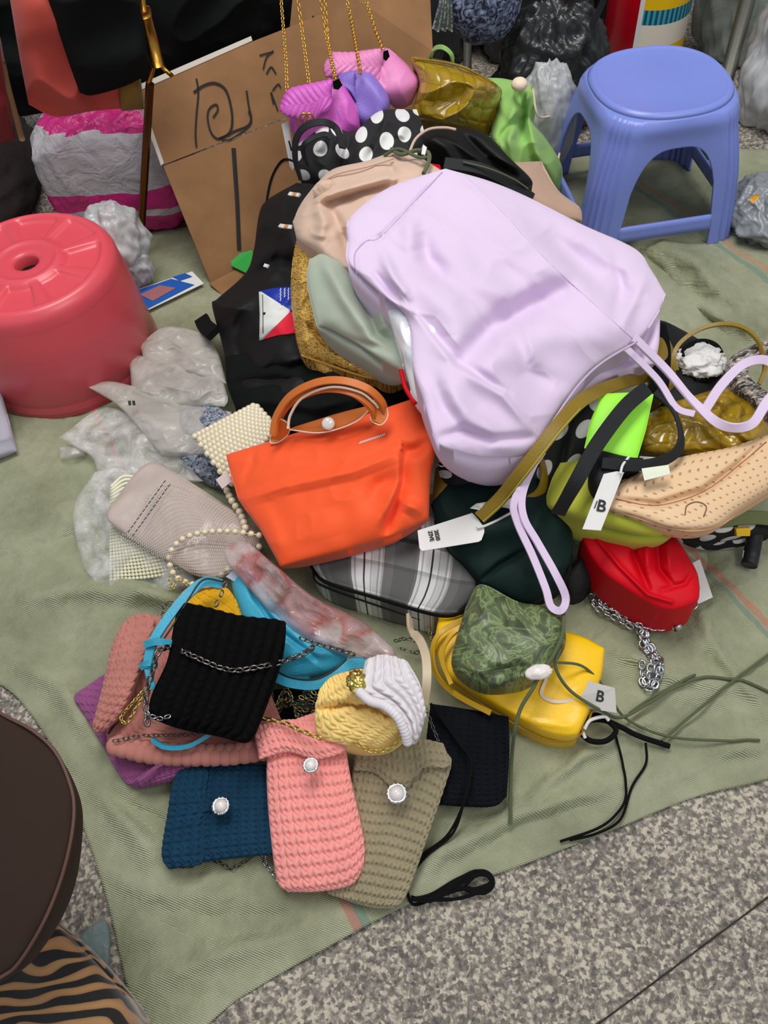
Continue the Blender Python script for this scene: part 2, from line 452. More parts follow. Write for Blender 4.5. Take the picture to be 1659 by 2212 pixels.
def clearfilm(name, rgb=(235, 232, 230), lo=.12, hi=.6, scale=14, rough=.12, bs=40, spots=None, bst=.6):
    """clear / milky polythene film: part see-through, part milky and glossy where it crinkles"""
    m, nt, b = _new(name); v = coord(nt)
    b.inputs['Base Color'].default_value = (*lin(rgb), 1); b.inputs['Roughness'].default_value = rough
    n = N(nt, 'ShaderNodeTexNoise'); n.inputs['Scale'].default_value = scale; n.inputs['Detail'].default_value = 6; n.inputs['Distortion'].default_value = 1.2
    L(nt, v, n.inputs[0])
    mr = N(nt, 'ShaderNodeMapRange'); mr.inputs['From Min'].default_value = .35; mr.inputs['From Max'].default_value = .68
    mr.inputs['To Min'].default_value = lo; mr.inputs['To Max'].default_value = hi
    L(nt, n.outputs[0], mr.inputs[0]); L(nt, mr.outputs[0], b.inputs['Alpha'])
    vo = N(nt, 'ShaderNodeTexVoronoi'); vo.inputs['Scale'].default_value = bs; L(nt, v, vo.inputs[0])
    n3 = N(nt, 'ShaderNodeTexNoise'); n3.inputs['Scale'].default_value = bs*.6; n3.inputs['Detail'].default_value = 3; n3.inputs['Distortion'].default_value = 3; L(nt, v, n3.inputs[0])
    ad = N(nt, 'ShaderNodeMath', operation='ADD'); L(nt, vo.outputs[0], ad.inputs[0]); L(nt, n3.outputs[0], ad.inputs[1])
    bump(nt, b, ad.outputs[0], bst, .004)
    if spots:
        n4 = N(nt, 'ShaderNodeTexNoise'); n4.inputs['Scale'].default_value = 16; L(nt, v, n4.inputs[0])
        L(nt, ramp(nt, n4.outputs[0], spots), b.inputs['Base Color'])
    return m
def dots(name, base, dot, scale, rad, rough=.8, rnd=.35):
    m, nt, b = _new(name); v = N(nt, 'ShaderNodeUVMap', uv_map='metric').outputs[0]
    vo = N(nt, 'ShaderNodeTexVoronoi'); vo.inputs['Scale'].default_value = scale; vo.inputs['Randomness'].default_value = rnd
    vo.voronoi_dimensions = '2D'; L(nt, v, vo.inputs[0])
    L(nt, ramp(nt, vo.outputs['Distance'], [(0, lin(dot)), (rad, lin(dot)), (rad+.02, lin(base)), (1, lin(base))]), b.inputs['Base Color'])
    b.inputs['Roughness'].default_value = rough
    n2 = N(nt, 'ShaderNodeTexNoise'); n2.inputs['Scale'].default_value = 900; L(nt, coord(nt), n2.inputs[0]); bump(nt, b, n2.outputs[0], .2, .001)
    return m
def noisecol(name, stops, scale, rough=.7, dist=0, bs=.3, sc3=(1, 1, 1), kind='Object', detail=5, metal_=0, coat=0, interp='LINEAR'):
    m, nt, b = _new(name); v = coord(nt, kind, sc3)
    n = N(nt, 'ShaderNodeTexNoise'); n.inputs['Scale'].default_value = scale; n.inputs['Detail'].default_value = detail; n.inputs['Distortion'].default_value = dist
    L(nt, v, n.inputs[0]); L(nt, ramp(nt, n.outputs[0], [(p, lin(c)) for p, c in stops], interp), b.inputs['Base Color'])
    b.inputs['Roughness'].default_value = rough; b.inputs['Coat Weight'].default_value = coat; b.inputs['Metallic'].default_value = metal_
    if bs: bump(nt, b, n.outputs[0], bs, .004)
    return m
def granite():
    m, nt, b = _new('granite'); v = geo(nt)
    vo = N(nt, 'ShaderNodeTexVoronoi'); vo.inputs['Scale'].default_value = 270; L(nt, v, vo.inputs[0])
    n = N(nt, 'ShaderNodeTexNoise'); n.inputs['Scale'].default_value = 115; n.inputs['Detail'].default_value = 6; n.inputs['Roughness'].default_value = .65; L(nt, v, n.inputs[0])
    n2 = N(nt, 'ShaderNodeTexNoise'); n2.inputs['Scale'].default_value = 6; n2.inputs['Detail'].default_value = 3; L(nt, v, n2.inputs[0])
    sp = N(nt, 'ShaderNodeSeparateColor'); L(nt, vo.outputs['Color'], sp.inputs[0])
    a = N(nt, 'ShaderNodeMath', operation='MULTIPLY_ADD'); L(nt, sp.outputs[0], a.inputs[0]); a.inputs[1].default_value = .3
    L(nt, n.outputs[0], a.inputs[2])
    a2 = N(nt, 'ShaderNodeMath', operation='MULTIPLY_ADD'); L(nt, n2.outputs[0], a2.inputs[0]); a2.inputs[1].default_value = .25; L(nt, a.outputs[0], a2.inputs[2])
    c = ramp(nt, a2.outputs[0], [(.52, lin((78, 72, 68))), (.68, lin((108, 101, 95))), (.80, lin((136, 128, 119))), (.93, lin((188, 178, 160)))])
    L(nt, c, b.inputs['Base Color']); b.inputs['Roughness'].default_value = .75
    bump(nt, b, n.outputs[0], .25, .002); return m
def tarpmat():
    m, nt, b = _new('woven_tarp'); v = geo(nt)
    n = N(nt, 'ShaderNodeTexNoise'); n.inputs['Scale'].default_value = 7; n.inputs['Detail'].default_value = 7; n.inputs['Roughness'].default_value = .65; L(nt, v, n.inputs[0])
    base = ramp(nt, n.outputs[0], [(.3, lin((138, 141, 112))), (.5, lin((164, 167, 136))), (.72, lin((190, 191, 162)))])
    # the coloured threads woven into the sheet: straight lines across it
    p0, p1 = P(1480, 1180), P(1659, 1362)
    d = (p1-p0)[:2]; d /= np.linalg.norm(d); nr = np.array([-d[1], d[0]])
    sx = N(nt, 'ShaderNodeSeparateXYZ'); L(nt, v, sx.inputs[0])
    def dot_(ax, ay, off):
        a = N(nt, 'ShaderNodeMath', operation='MULTIPLY'); L(nt, sx.outputs[0], a.inputs[0]); a.inputs[1].default_value = float(ax)
        c = N(nt, 'ShaderNodeMath', operation='MULTIPLY_ADD'); L(nt, sx.outputs[1], c.inputs[0]); c.inputs[1].default_value = float(ay); L(nt, a.outputs[0], c.inputs[2])
        e = N(nt, 'ShaderNodeMath', operation='SUBTRACT'); L(nt, c.outputs[0], e.inputs[0]); e.inputs[1].default_value = float(off); return e.outputs[0]
    cur = base
    for (px, py, col, wdt) in ((1570, 1270, (196, 128, 108), .0045), (1563, 1283, (122, 146, 130), .0035), (765, 1985, (190, 122, 112), .006), (788, 1990, (110, 148, 130), .005), (1590, 545, (190, 150, 120), .008), (1570, 550, (120, 150, 130), .006)):
        off = nr@P(px, py)[:2]; dd = dot_(nr[0], nr[1], off)
        ab = N(nt, 'ShaderNodeMath', operation='ABSOLUTE'); L(nt, dd, ab.inputs[0])
        lt = N(nt, 'ShaderNodeMath', operation='LESS_THAN'); L(nt, ab.outputs[0], lt.inputs[0]); lt.inputs[1].default_value = wdt
        mu = N(nt, 'ShaderNodeMath', operation='MULTIPLY'); L(nt, lt.outputs[0], mu.inputs[0]); mu.inputs[1].default_value = .7
        mx = N(nt, 'ShaderNodeMix', data_type='RGBA'); L(nt, mu.outputs[0], mx.inputs[0]); L(nt, cur, mx.inputs[6]); mx.inputs[7].default_value = (*lin(col), 1)
        cur = mx.outputs[2]
    L(nt, cur, b.inputs['Base Color']); b.inputs['Roughness'].default_value = .55
    w1 = N(nt, 'ShaderNodeTexWave'); w1.inputs['Scale'].default_value = 150; w1.inputs['Distortion'].default_value = .6; L(nt, geo(nt, (1, 1, 1), (0, 0, math.atan2(d[1], d[0]))), w1.inputs[0])
    n2 = N(nt, 'ShaderNodeTexNoise'); n2.inputs['Scale'].default_value = 60; n2.inputs['Detail'].default_value = 6; L(nt, v, n2.inputs[0])
    ad = N(nt, 'ShaderNodeMath', operation='MULTIPLY_ADD'); L(nt, w1.outputs[0], ad.inputs[0]); ad.inputs[1].default_value = .2; L(nt, n2.outputs[0], ad.inputs[2])
    bump(nt, b, ad.outputs[0], .8, .006); return m
def plaid():
    m, nt, b = _new('grey_plaid'); tc = N(nt, 'ShaderNodeTexCoord'); sx = N(nt, 'ShaderNodeSeparateXYZ'); L(nt, tc.outputs['UV'], sx.inputs[0])
    def stripe(o, mul, off, st):
        a = N(nt, 'ShaderNodeMath', operation='MULTIPLY_ADD'); L(nt, o, a.inputs[0]); a.inputs[1].default_value = mul; a.inputs[2].default_value = off
        f = N(nt, 'ShaderNodeMath', operation='FRACT'); L(nt, a.outputs[0], f.inputs[0])
        return ramp(nt, f.outputs[0], st, 'CONSTANT')
    W = .95; G = .16; K = .02
    g = lambda x: (x, x, x)
    vert = stripe(sx.outputs[0], 2.55, .0, [(0, g(.75)), (.06, g(.45)), (.09, g(.8)), (.12, g(.5)), (.15, g(.20)), (.3, g(.15)), (.62, g(.2)), (.66, g(.9)), (.7, g(.55)), (.73, g(1)), (.84, g(.04)), (.87, g(1)), (.95, g(.55)), (.97, g(.8))])
    hor = stripe(sx.outputs[1], 1.3, .1, [(0, g(.45)), (.35, g(.9)), (.6, g(.75)), (.63, g(.08)), (.68, g(.8)), (.95, g(.3))])
    mx = N(nt, 'ShaderNodeMix', data_type='RGBA', blend_type='MULTIPLY'); mx.inputs[0].default_value = .75
    L(nt, vert, mx.inputs[6]); L(nt, hor, mx.inputs[7]); L(nt, mx.outputs[2], b.inputs['Base Color'])
    b.inputs['Roughness'].default_value = .8
    n = N(nt, 'ShaderNodeTexNoise'); n.inputs['Scale'].default_value = 1200; L(nt, coord(nt), n.inputs[0]); bump(nt, b, n.outputs[0], .3, .001); return m
def croc(name, rgb, dark):
    m, nt, b = _new(name); v = coord(nt, 'UV', (7, 5, 1))
    vo = N(nt, 'ShaderNodeTexVoronoi', feature='DISTANCE_TO_EDGE'); vo.inputs['Scale'].default_value = 1; vo.inputs['Randomness'].default_value = .55; vo.voronoi_dimensions = '2D'; L(nt, v, vo.inputs[0])
    L(nt, ramp(nt, vo.outputs[0], [(0, lin(dark)), (.06, lin(rgb))]), b.inputs['Base Color'])
    r2 = ramp(nt, vo.outputs[0], [(0, (0, 0, 0)), (.25, (1, 1, 1))])
    b.inputs['Roughness'].default_value = .16; b.inputs['Coat Weight'].default_value = .6; b.inputs['Coat Roughness'].default_value = .06
    bump(nt, b, r2, .5, .004); return m
def tiger():
    m, nt, b = _new('tiger_print'); v = coord(nt, 'Object', (2.2, 4.6, 2.6))
    w1 = N(nt, 'ShaderNodeTexWave'); w1.inputs['Scale'].default_value = 5; w1.inputs['Distortion'].default_value = 14; w1.inputs['Detail'].default_value = 1.2; w1.inputs['Detail Scale'].default_value = 1.1
    w1.bands_direction = 'Y'; L(nt, v, w1.inputs[0])
    L(nt, ramp(nt, w1.outputs[0], [(.0, lin((20, 18, 18))), (.5, lin((24, 21, 20))), (.6, lin((148, 106, 66))), (1, lin((166, 124, 80)))]), b.inputs['Base Color'])
    b.inputs['Roughness'].default_value = .9; b.inputs['Sheen Weight'].default_value = .3; return m
def toolabel():
    m, nt, b = _new('printed_label'); tc = N(nt, 'ShaderNodeTexCoord'); sx = N(nt, 'ShaderNodeSeparateXYZ'); L(nt, tc.outputs['UV'], sx.inputs[0])
    band_ = ramp(nt, sx.outputs[1], [(0, lin((235, 185, 20))), (.2, lin((232, 220, 205))), (.42, lin((30, 80, 140))), (.56, lin((240, 190, 10))), (.86, lin((230, 210, 170)))], 'CONSTANT')
    w1 = N(nt, 'ShaderNodeTexWave'); w1.inputs['Scale'].default_value = 6; L(nt, tc.outputs['UV'], w1.inputs[0])
    teal = ramp(nt, w1.outputs[0], [(0, lin((30, 70, 130))), (.5, lin((50, 170, 160)))], 'CONSTANT')
    msk = ramp(nt, sx.outputs[1], [(0, (0, 0, 0)), (.42, (1, 1, 1)), (.56, (0, 0, 0))], 'CONSTANT')
    mx = N(nt, 'ShaderNodeMix', data_type='RGBA'); L(nt, msk, mx.inputs[0]); L(nt, band_, mx.inputs[6]); L(nt, teal, mx.inputs[7])
    L(nt, mx.outputs[2], b.inputs['Base Color']); b.inputs['Roughness'].default_value = .35; return m
def bundlemat():
    m, nt, b = _new('taped_bundle'); v = coord(nt); sx = N(nt, 'ShaderNodeSeparateXYZ'); L(nt, v, sx.inputs[0])
    n = N(nt, 'ShaderNodeTexNoise'); n.inputs['Scale'].default_value = 9; n.inputs['Detail'].default_value = 2; L(nt, v, n.inputs[0])
    a = N(nt, 'ShaderNodeMath', operation='MULTIPLY_ADD'); L(nt, n.outputs[0], a.inputs[0]); a.inputs[1].default_value = .035; L(nt, sx.outputs[2], a.inputs[2])
    sc2 = N(nt, 'ShaderNodeMath', operation='MULTIPLY'); L(nt, a.outputs[0], sc2.inputs[0]); sc2.inputs[1].default_value = 2.5
    pk = lin((205, 40, 125)); wt = lin((190, 183, 188))
    L(nt, ramp(nt, sc2.outputs[0], [(0, pk), (.19, wt), (.22, pk), (.32, wt), (.58, pk)], 'CONSTANT'), b.inputs['Base Color'])
    b.inputs['Roughness'].default_value = .35
    n2 = N(nt, 'ShaderNodeTexNoise'); n2.inputs['Scale'].default_value = 22; n2.inputs['Detail'].default_value = 4; n2.inputs['Distortion'].default_value = 2; L(nt, v, n2.inputs[0]); bump(nt, b, n2.outputs[0], .7, .012)
    return m
M = dict(
    granite=granite(), tarp=tarpmat(), plaid=plaid(), tiger=tiger(), exlabel=toolabel(), bundle=bundlemat(),
    lavender=fabric('lavender_canvas', (219, 198, 226), .8, .04, 4, 1500, .35), lavdark=fabric('lavender_hem', (196, 170, 205), .8, .04),
    orange=fabric('orange_nylon', (249, 90, 38), .6, .04, 5, 1600, .2), tan=plastic('tan_leather', (206, 110, 40), .42, .1), cream=plastic('cream_edge', (236, 214, 190), .6),
    blush=fabric('blush_canvas', (210, 180, 160), .9, .07, 5), sage=fabric('sage_canvas', (172, 182, 165), .9, .06, 5),
    black=fabric('black_nylon', (24, 24, 25), .6, .2, 6, 1200, .2, 0, .25), blackcloth=fabric('black_cloth', (20, 22, 22), .9, .2, sheen=0, spec=.1), deep=fabric('dark_cloth', (12, 12, 13), .9, sheen=0, spec=.15),
    webbing=fabric('black_webbing', (34, 35, 38), .65, .1, 20, 900, .4, 0, .25), darkgreen=fabric('dark_green_nylon', (13, 36, 33), .7, .1, sheen=0, spec=.2),
    mustard=plastic('mustard_leather', (140, 112, 22), .4, .12, bumpy=.1, bscale=200), croc=croc('mustard_croc', (162, 130, 22), (142, 112, 18)),
    green=fabric('light_green_cloth', (148, 194, 104), .75, .06, 5), neon=plastic('neon_card', (160, 244, 66), .5, .02), lime=fabric('lime_cloth', (186, 190, 62), .8, .06),
    red=fabric('red_satin', (206, 2, 26), .55, .06, 6, 1500, .15, 0, .2), yellow=plastic('yellow_leather', (250, 198, 14), .35, .03, bumpy=.08, bscale=60, coat=.2),
    stoolpink=plastic('pink_plastic', (222, 82, 94), .32, .04, sss=.15), stoolblue=plastic('blue_plastic', (126, 142, 220), .34, .02),
    teal=fabric('teal_yarn', (14, 56, 82), .95, .15, 40, sheen=0), pinkyarn=fabric('pink_yarn', (240, 156, 150), .9, .06, 40), taupe=fabric('taupe_yarn', (150, 139, 112), .95, .08, 40),
    blackyarn=fabric('black_yarn', (9, 9, 10), .95, .15, 40, sheen=0, spec=.1), navyarn=fabric('black_blue_yarn', (16, 19, 24), .95, .15, 40, sheen=0, spec=.1), dusty=fabric('dusty_pink_yarn', (188, 122, 112), .95, .08, 40), purple=fabric('purple_yarn', (146, 78, 128), .95, .08, 40),
    mustyarn=fabric('mustard_yarn', (220, 165, 20), .95, .08, 40), yelyarn=fabric('pale_yellow_yarn', (248, 214, 132), .95, .06, 40), whiteyarn=fabric('white_yarn', (222, 216, 220), .95, .04, 40),
    sky=plastic('sky_blue_leather', (56, 164, 196), .45, .06, bumpy=.15, bscale=160), darkedge=plastic('dark_edge', (22, 24, 28), .5),
    gold=metal('gold_metal', (226, 176, 80), .25), palegold=metal('pale_gold', (222, 200, 110), .3), silver=metal('silver_metal', (205, 208, 214), .2), gunmetal=metal('gunmetal', (120, 116, 112), .25), brass=metal('brass_tube', (190, 140, 62), .3), brown=metal('brown_tube', (120, 76, 38), .35), steel=metal('steel_post', (120, 118, 110), .4),
    pearl=plastic('pearl', (228, 216, 188), .18, .04, coat=.6), pearlw=plastic('white_pearl', (232, 224, 220), .15, .03, coat=.8), beadcream=plastic('cream_beads', (228, 225, 200), .35, .03),
    card=noisecol('cardboard', [(.3, (132, 94, 58)), (.7, (152, 110, 72))], 14, .85, 0, .1), cardedge=plastic('white_card_edge', (208, 200, 188), .8), marker=plastic('marker_ink', (30, 28, 28), .8),
    white=plastic('white_paper', (222, 220, 218), .6, .02), ink=plastic('black_print', (25, 25, 28), .7), bluepaper=plastic('blue_print', (22, 88, 176), .45), salmonpr=plastic('salmon_print', (158, 100, 104), .6),
    salmon=fabric('salmon_cloth', (190, 78, 66), .85, .1), darkred=fabric('dark_red_cloth', (110, 18, 22), .85, .1), tanwood=plastic('tan_trim', (120, 88, 56), .7), ochre=fabric('ochre_cloth', (128, 98, 26), .8),
    blacksack=plastic('black_sack', (42, 45, 46), .3, .2, bumpy=1.0, bscale=11), greysack=clearfilm('grey_polythene', (150, 160, 154), .6, .95, 9, .22, 14, bst=.5), whitesack=clearfilm('milky_polythene', (206, 206, 208), .6, .95, 7, .25, 10, bst=.35), silversack=plastic('grey_sack', (134, 138, 142), .3, .08, bumpy=.35, bscale=7),
    film=clearfilm('clear_film', (225, 222, 220), .12, .62, 22, .1, 60), milky=clearfilm('milky_film', (204, 198, 192), .4, .75, 8, .25, 30), pinkfilm=clearfilm('pink_film', (208, 166, 160), .35, .8, 16, .15, 40, spots=[(.38, (.55, .3, .32)), (.47, (.5, .12, .12)), (.55, (.55, .42, .42)), (.63, (.62, .52, .52))]),
    iri=noisecol('shiny_floral', [(.35, (176, 164, 216)), (.45, (222, 230, 240)), (.6, (240, 242, 246)), (.7, (190, 204, 216))], 9, .12, .5, .15, coat=.8),
    goldprint=noisecol('gold_brocade', [(.34, (84, 54, 18)), (.41, (150, 106, 36)), (.48, (206, 160, 66)), (.66, (232, 194, 104))], 5, .35, 2.5, .5, (5, 9, 1), 'UV', 5, 0),
    camo=noisecol('olive_snake_print', [(.36, (66, 74, 50)), (.46, (88, 100, 68)), (.50, (128, 148, 96)), (.55, (96, 108, 74)), (.6, (84, 94, 64)), (.64, (132, 152, 98)), (.68, (92, 106, 70))], 2.2, .45, 1.6, .25, (2.4, 2.0, 1), 'UV', 4),
    olive=fabric('olive_cord', (84, 92, 62), .8), oliveband=plastic('olive_leather', (92, 104, 30), .45), lace=noisecol('blue_grey_lace', [(.4, (66, 70, 84)), (.5, (130, 138, 156)), (.62, (168, 174, 188))], 70, .8, 3, .8),
    polka=dots('polka_dots', (26, 26, 28), (226, 226, 224), 24, .30), polka2=dots('polka_dots_b', (26, 26, 28), (226, 226, 224), 27, .27),
    perf=dots('perforated_beige', (226, 190, 150), (172, 138, 104), 86, .15, .55, .1), patchblue=plastic('patch_blue', (18, 48, 160), .5), patchred=plastic('patch_red', (224, 22, 52), .5), patchwhite=plastic('patch_white', (222, 224, 220), .5),
    magenta=plastic('magenta_leather', (206, 92, 190), .45, .04, bumpy=.15, bscale=200), violet=plastic('violet_leather', (140, 116, 204), .45, .04, bumpy=.15, bscale=200), rose=plastic('rose_leather', (226, 134, 190), .45, .04, bumpy=.15, bscale=200),
    brownbag=plastic('dark_brown_leather', (46, 28, 18), .95, .08), brownedge=plastic('brown_edge', (92, 62, 54), .6), exred=plastic('extinguisher_red', (190, 4, 28), .25), greenlid=plastic('green_plastic', (0, 110, 30), .35), greencard=plastic('green_card', (16, 160, 52), .5),
    mesh=noisecol('blue_grey_mesh', [(.42, (30, 32, 46)), (.5, (84, 94, 124)), (.65, (150, 160, 186))], 55, .6, 2, .8), scarf=noisecol('grey_weave', [(.4, (52, 48, 46)), (.5, (132, 122, 114)), (.6, (210, 198, 190))], 60, .8, 2, .6, (1, 3, 1)),
    backdrop=fabric('dark_backdrop', (30, 30, 31), .95, .2), walldark=fabric('wall_paint', (62, 62, 60), .9, .1),
    )
# ------------------------------------------------------------------ the setting
def box(name, lo, hi, mat, parent=None):
    x0, y0, z0 = lo; x1, y1, z1 = hi
    V = [(x0,y0,z0),(x1,y0,z0),(x1,y1,z0),(x0,y1,z0),(x0,y0,z1),(x1,y0,z1),(x1,y1,z1),(x0,y1,z1)]
    return mesh_obj(name, V, [(3,2,1,0),(4,5,6,7),(0,1,5,4),(1,2,6,5),(2,3,7,6),(3,0,4,7)], mat, parent, smooth=False)
floor = box('floor', (-3, -1.2, -.05), (3, 3.4, -.004), noisecol('joint_grout', [(.3, (60, 56, 52)), (.7, (84, 79, 73))], 60, .95)); floor['kind'] = 'structure'
j0, j1 = P(1293, 2212), P(1659, 1939)
jd = (j1-j0)[:2]; jd /= np.linalg.norm(jd); jn = np.array([-jd[1], jd[0]])
random.seed(4)
SL = .6; LL = 1.5
def slab_mesh():
    g = .0009; b = .0012; h = SL/2-g; l = LL/2-g
    V = [(-l,-h,-.02),(l,-h,-.02),(l,h,-.02),(-l,h,-.02),(-l,-h,-b),(l,-h,-b),(l,h,-b),(-l,h,-b),(-l+b,-h+b,0),(l-b,-h+b,0),(l-b,h-b,0),(-l+b,h-b,0)]
    F = [(0,1,5,4),(1,2,6,5),(2,3,7,6),(3,0,4,7),(4,5,9,8),(5,6,10,9),(6,7,11,10),(7,4,8,11),(8,9,10,11)]
    me = bpy.data.meshes.new('stone_slab'); me.from_pydata(V, [], F); me.materials.append(M['granite']); return me
sme = slab_mesh()
for i in range(-3, 4):
    for j in range(-3, 6):
        c = j0[:2]+jd*(i*LL+.1+.35*(j % 2))+jn*(j*SL+SL/2)
        if not (-2.2 < c[0] < 2.2 and -.9 < c[1] < 3.1): continue
        o = bpy.data.objects.new('stone_slab', sme); COL.objects.link(o); o.parent = floor
        o.location = (c[0], c[1], random.uniform(-.0006, 0)); o.rotation_euler.z = math.atan2(jd[1], jd[0])
wb = box('wall_back', (-3, 3.3, -.05), (3, 3.4, 2.8), M['walldark']); wb['kind'] = 'structure'

# ------------------------------------------------------------------ the ground sheet
pts = [(-700, 1000, .004), (-450, 700), (250, 520), (700, 430), (1180, 318), (1440, 318), (1900, 330, .004),
       (2000, 700), (2050, 1100), (1950, 1590, .004),
       (1659, 1682), (1500, 1722), (1330, 1790), (1130, 1868), (1060, 1892), (880, 1955), (700, 2050), (560, 2130), (480, 2185), (330, 2330, .004),
       (290, 2200), (262, 2080), (235, 1960), (202, 1850), (165, 1745), (128, 1640), (60, 1535), (0, 1478), (-150, 1400), (-420, 1200)]
cr = [([(20, 1290), (200, 1270), (360, 1290)], .014, 26), ([(0, 1400), (130, 1490), (200, 1600)], .018, 22), ([(120, 1600), (240, 1740), (330, 1850)], .016, 22),
      ([(180, 1680), (300, 1760), (420, 1830)], -.010, 16), ([(250, 2140), (400, 2090), (560, 2040), (740, 1980)], .012, 26), ([(330, 1980), (460, 2010), (620, 2000)], -.012, 30),
      ([(860, 1960), (960, 1840), (1130, 1760), (1360, 1700), (1659, 1600)], .016, 24), ([(980, 1860), (1200, 1760), (1500, 1650), (1659, 1640)], -.012, 18),
      ([(1100, 1760), (1250, 1640), (1400, 1560)], .007, 14), ([(1390, 500), (1500, 560), (1640, 700)], .018, 28), ([(1380, 560), (1480, 640), (1560, 760)], -.014, 22),
      ([(1420, 560), (1500, 660), (1640, 720)], .01, 14), ([(1300, 1380), (1450, 1460), (1659, 1500)], .007, 16), ([(1480, 1260), (1560, 1420), (1659, 1540)], .006, 14),
      ([(60, 1060), (200, 1150), (300, 1240)], .006, 20), ([(20, 1200), (150, 1180), (240, 1250)], -.006, 16), ([(210, 1880), (330, 1930), (520, 1930)], .007, 20),
      ([(250, 1250), (420, 1320)], .01, 16), ([(1200, 560), (1330, 570), (1400, 500)], .006, 12)]
cr = [(a, b*1.7, c) for a, b, c in cr]
tp = cushion('ground_sheet', pts, [0, 6, 9, 19], M['tarp'], None, 260, 230, 0, .0, creases=cr, wr=[(.004, 4, 3), (-.0055, 4, 8), (-.0032, 11, 18), (.001, 22, 9)], floor=.0012, wall=.0015)
tp.location = (0, 0, 0)
tag(tp, 'large olive green woven plastic sheet spread over the speckled stone floor under the bags', 'tarpaulin')
# ------------------------------------------------------------------ stools
def blue_stool():
    c = P(1368, 452); root = thing('stool', 'square-legged periwinkle blue plastic stool at upper right on the green sheet', 'stool', c)
    fR = P(1548, 512)-c; ang = math.atan2(fR[1], fR[0])
    H = .246; a0, a1 = .116, .150
    n = 26; W = .60
    def ta(s):                      # bottom edge of the apron (fraction of height from the top)
        q = min(1, abs(s)/W); return .20+(.80-.20)*(1-(1-q**3.2)**(1/2.4)) if q < 1 else .80
    def place(k, s, t):
        a = a0+(a1-a0)*(max(t, 0)**.8); nn = 2.35+5*min(1, max(t, 0)*2.0)
        x, y = 1.0, s
        r = (abs(x)**nn+abs(y)**nn)**(-1/nn); x *= r; y *= r
        # round the seat end off
        if t < 0: a *= 1+t*.0
        cs = abs(s)
        if cs > .74: a -= .0050*(.5-.5*math.cos((cs-.74)/.26*math.pi*4))*min(1, max(0, t*6))
        th = k*math.pi/2; ct, st = math.cos(th), math.sin(th)
        # bow out slightly below the seat
        a += .006*math.exp(-((t-.05)/.07)**2)
        X, Y = x*a, y*a
        return (X*ct-Y*st, X*st+Y*ct, H*(1-max(t, 0)))
    V = []; Fc = []; idx = {}
    def vid(p):
        key = tuple(round(q, 5) for q in p)
        if key not in idx: idx[key] = len(V); V.append(p)
        return idx[key]
    cols_leg = 14; cols_mid = 30; rows = 22
    for k in range(4):
        ss = list(np.linspace(-1, -W, cols_leg))+list(np.linspace(-W, W, cols_mid))[1:-1]+list(np.linspace(W, 1, cols_leg))
        for i in range(len(ss)-1):
            s0, s1 = ss[i], ss[i+1]
            mid = abs((s0+s1)/2) < W
            for r in range(rows):
                f0, f1 = r/rows, (r+1)/rows
                p = [place(k, s0, ta(s0)*f0), place(k, s0, ta(s0)*f1), place(k, s1, ta(s1)*f1), place(k, s1, ta(s1)*f0)]
                q = [vid(x) for x in p]
                if len(set(q)) == 4: Fc.append(q)
            if not mid:
                for r in range(6):
                    t0, t1 = .8+.2*r/6, .8+.2*(r+1)/6
                    Fc.append([vid(x) for x in (place(k, s0, t0), place(k, s0, t1), place(k, s1, t1), place(k, s1, t0))])
            else:                    # low rail
                for r in range(3):
                    t0, t1 = .735+.115*r/3, .735+.115*(r+1)/3
                    if abs(s0) > W-.001: pass
                    Fc.append([vid(x) for x in (place(k, s0, t0), place(k, s0, t1), place(k, s1, t1), place(k, s1, t0))])
    # seat: rings in from the rim
    ring = []
    for k in range(4):
        for s in np.linspace(-1, 1, 2*cols_leg+cols_mid-2)[:-1]: ring.append((k, s))
    prev = None
    ss = list(np.linspace(-1, -W, cols_leg))+list(np.linspace(-W, W, cols_mid))[1:-1]+list(np.linspace(W, 1, cols_leg))
    loop = [vid(place(k, s, 0)) for k in range(4) for s in ss[:-1]]
    base = np.array([V[i] for i in loop]); nleg = len(Fc)
    prof = [(.975, .0045), (.945, .0075), (.915, .0085), (.89, .0068), (.86, .0058), (.5, .0052), (.15, .005)]
    prev = loop
    for sc_, dz in prof:
        cur = []
        for b in base: V.append((b[0]*sc_, b[1]*sc_, H+dz)); cur.append(len(V)-1)
        for i in range(len(loop)): Fc.append([prev[i], prev[(i+1) % len(loop)], cur[(i+1) % len(loop)], cur[i]])
        prev = cur
    Fc.append(prev)
    V = np.array(V); ca, sa = math.cos(ang+math.pi/4), math.sin(ang+math.pi/4)
    W3 = np.stack([V[:, 0]*ca-V[:, 1]*sa, V[:, 0]*sa+V[:, 1]*ca, V[:, 2]+.003], 1)+c
    # seat and leg frame are separate parts
    isseat, isleg = Fc[nleg:], Fc[:nleg]
    def sub(fs):
        u = sorted(set(i for f in fs for i in f)); mp = {a: b for b, a in enumerate(u)}
        return W3[u], [tuple(mp[i] for i in f) for f in fs]
    for nm, fs in (('seat', isseat), ('leg_frame', isleg)):
        v_, f_ = sub(fs); o = mesh_obj(nm, v_, f_, M['stoolblue'], root)
        so = o.modifiers.new('s', 'SOLIDIFY'); so.thickness = .005; so.offset = -1
    return root
blue_stool()

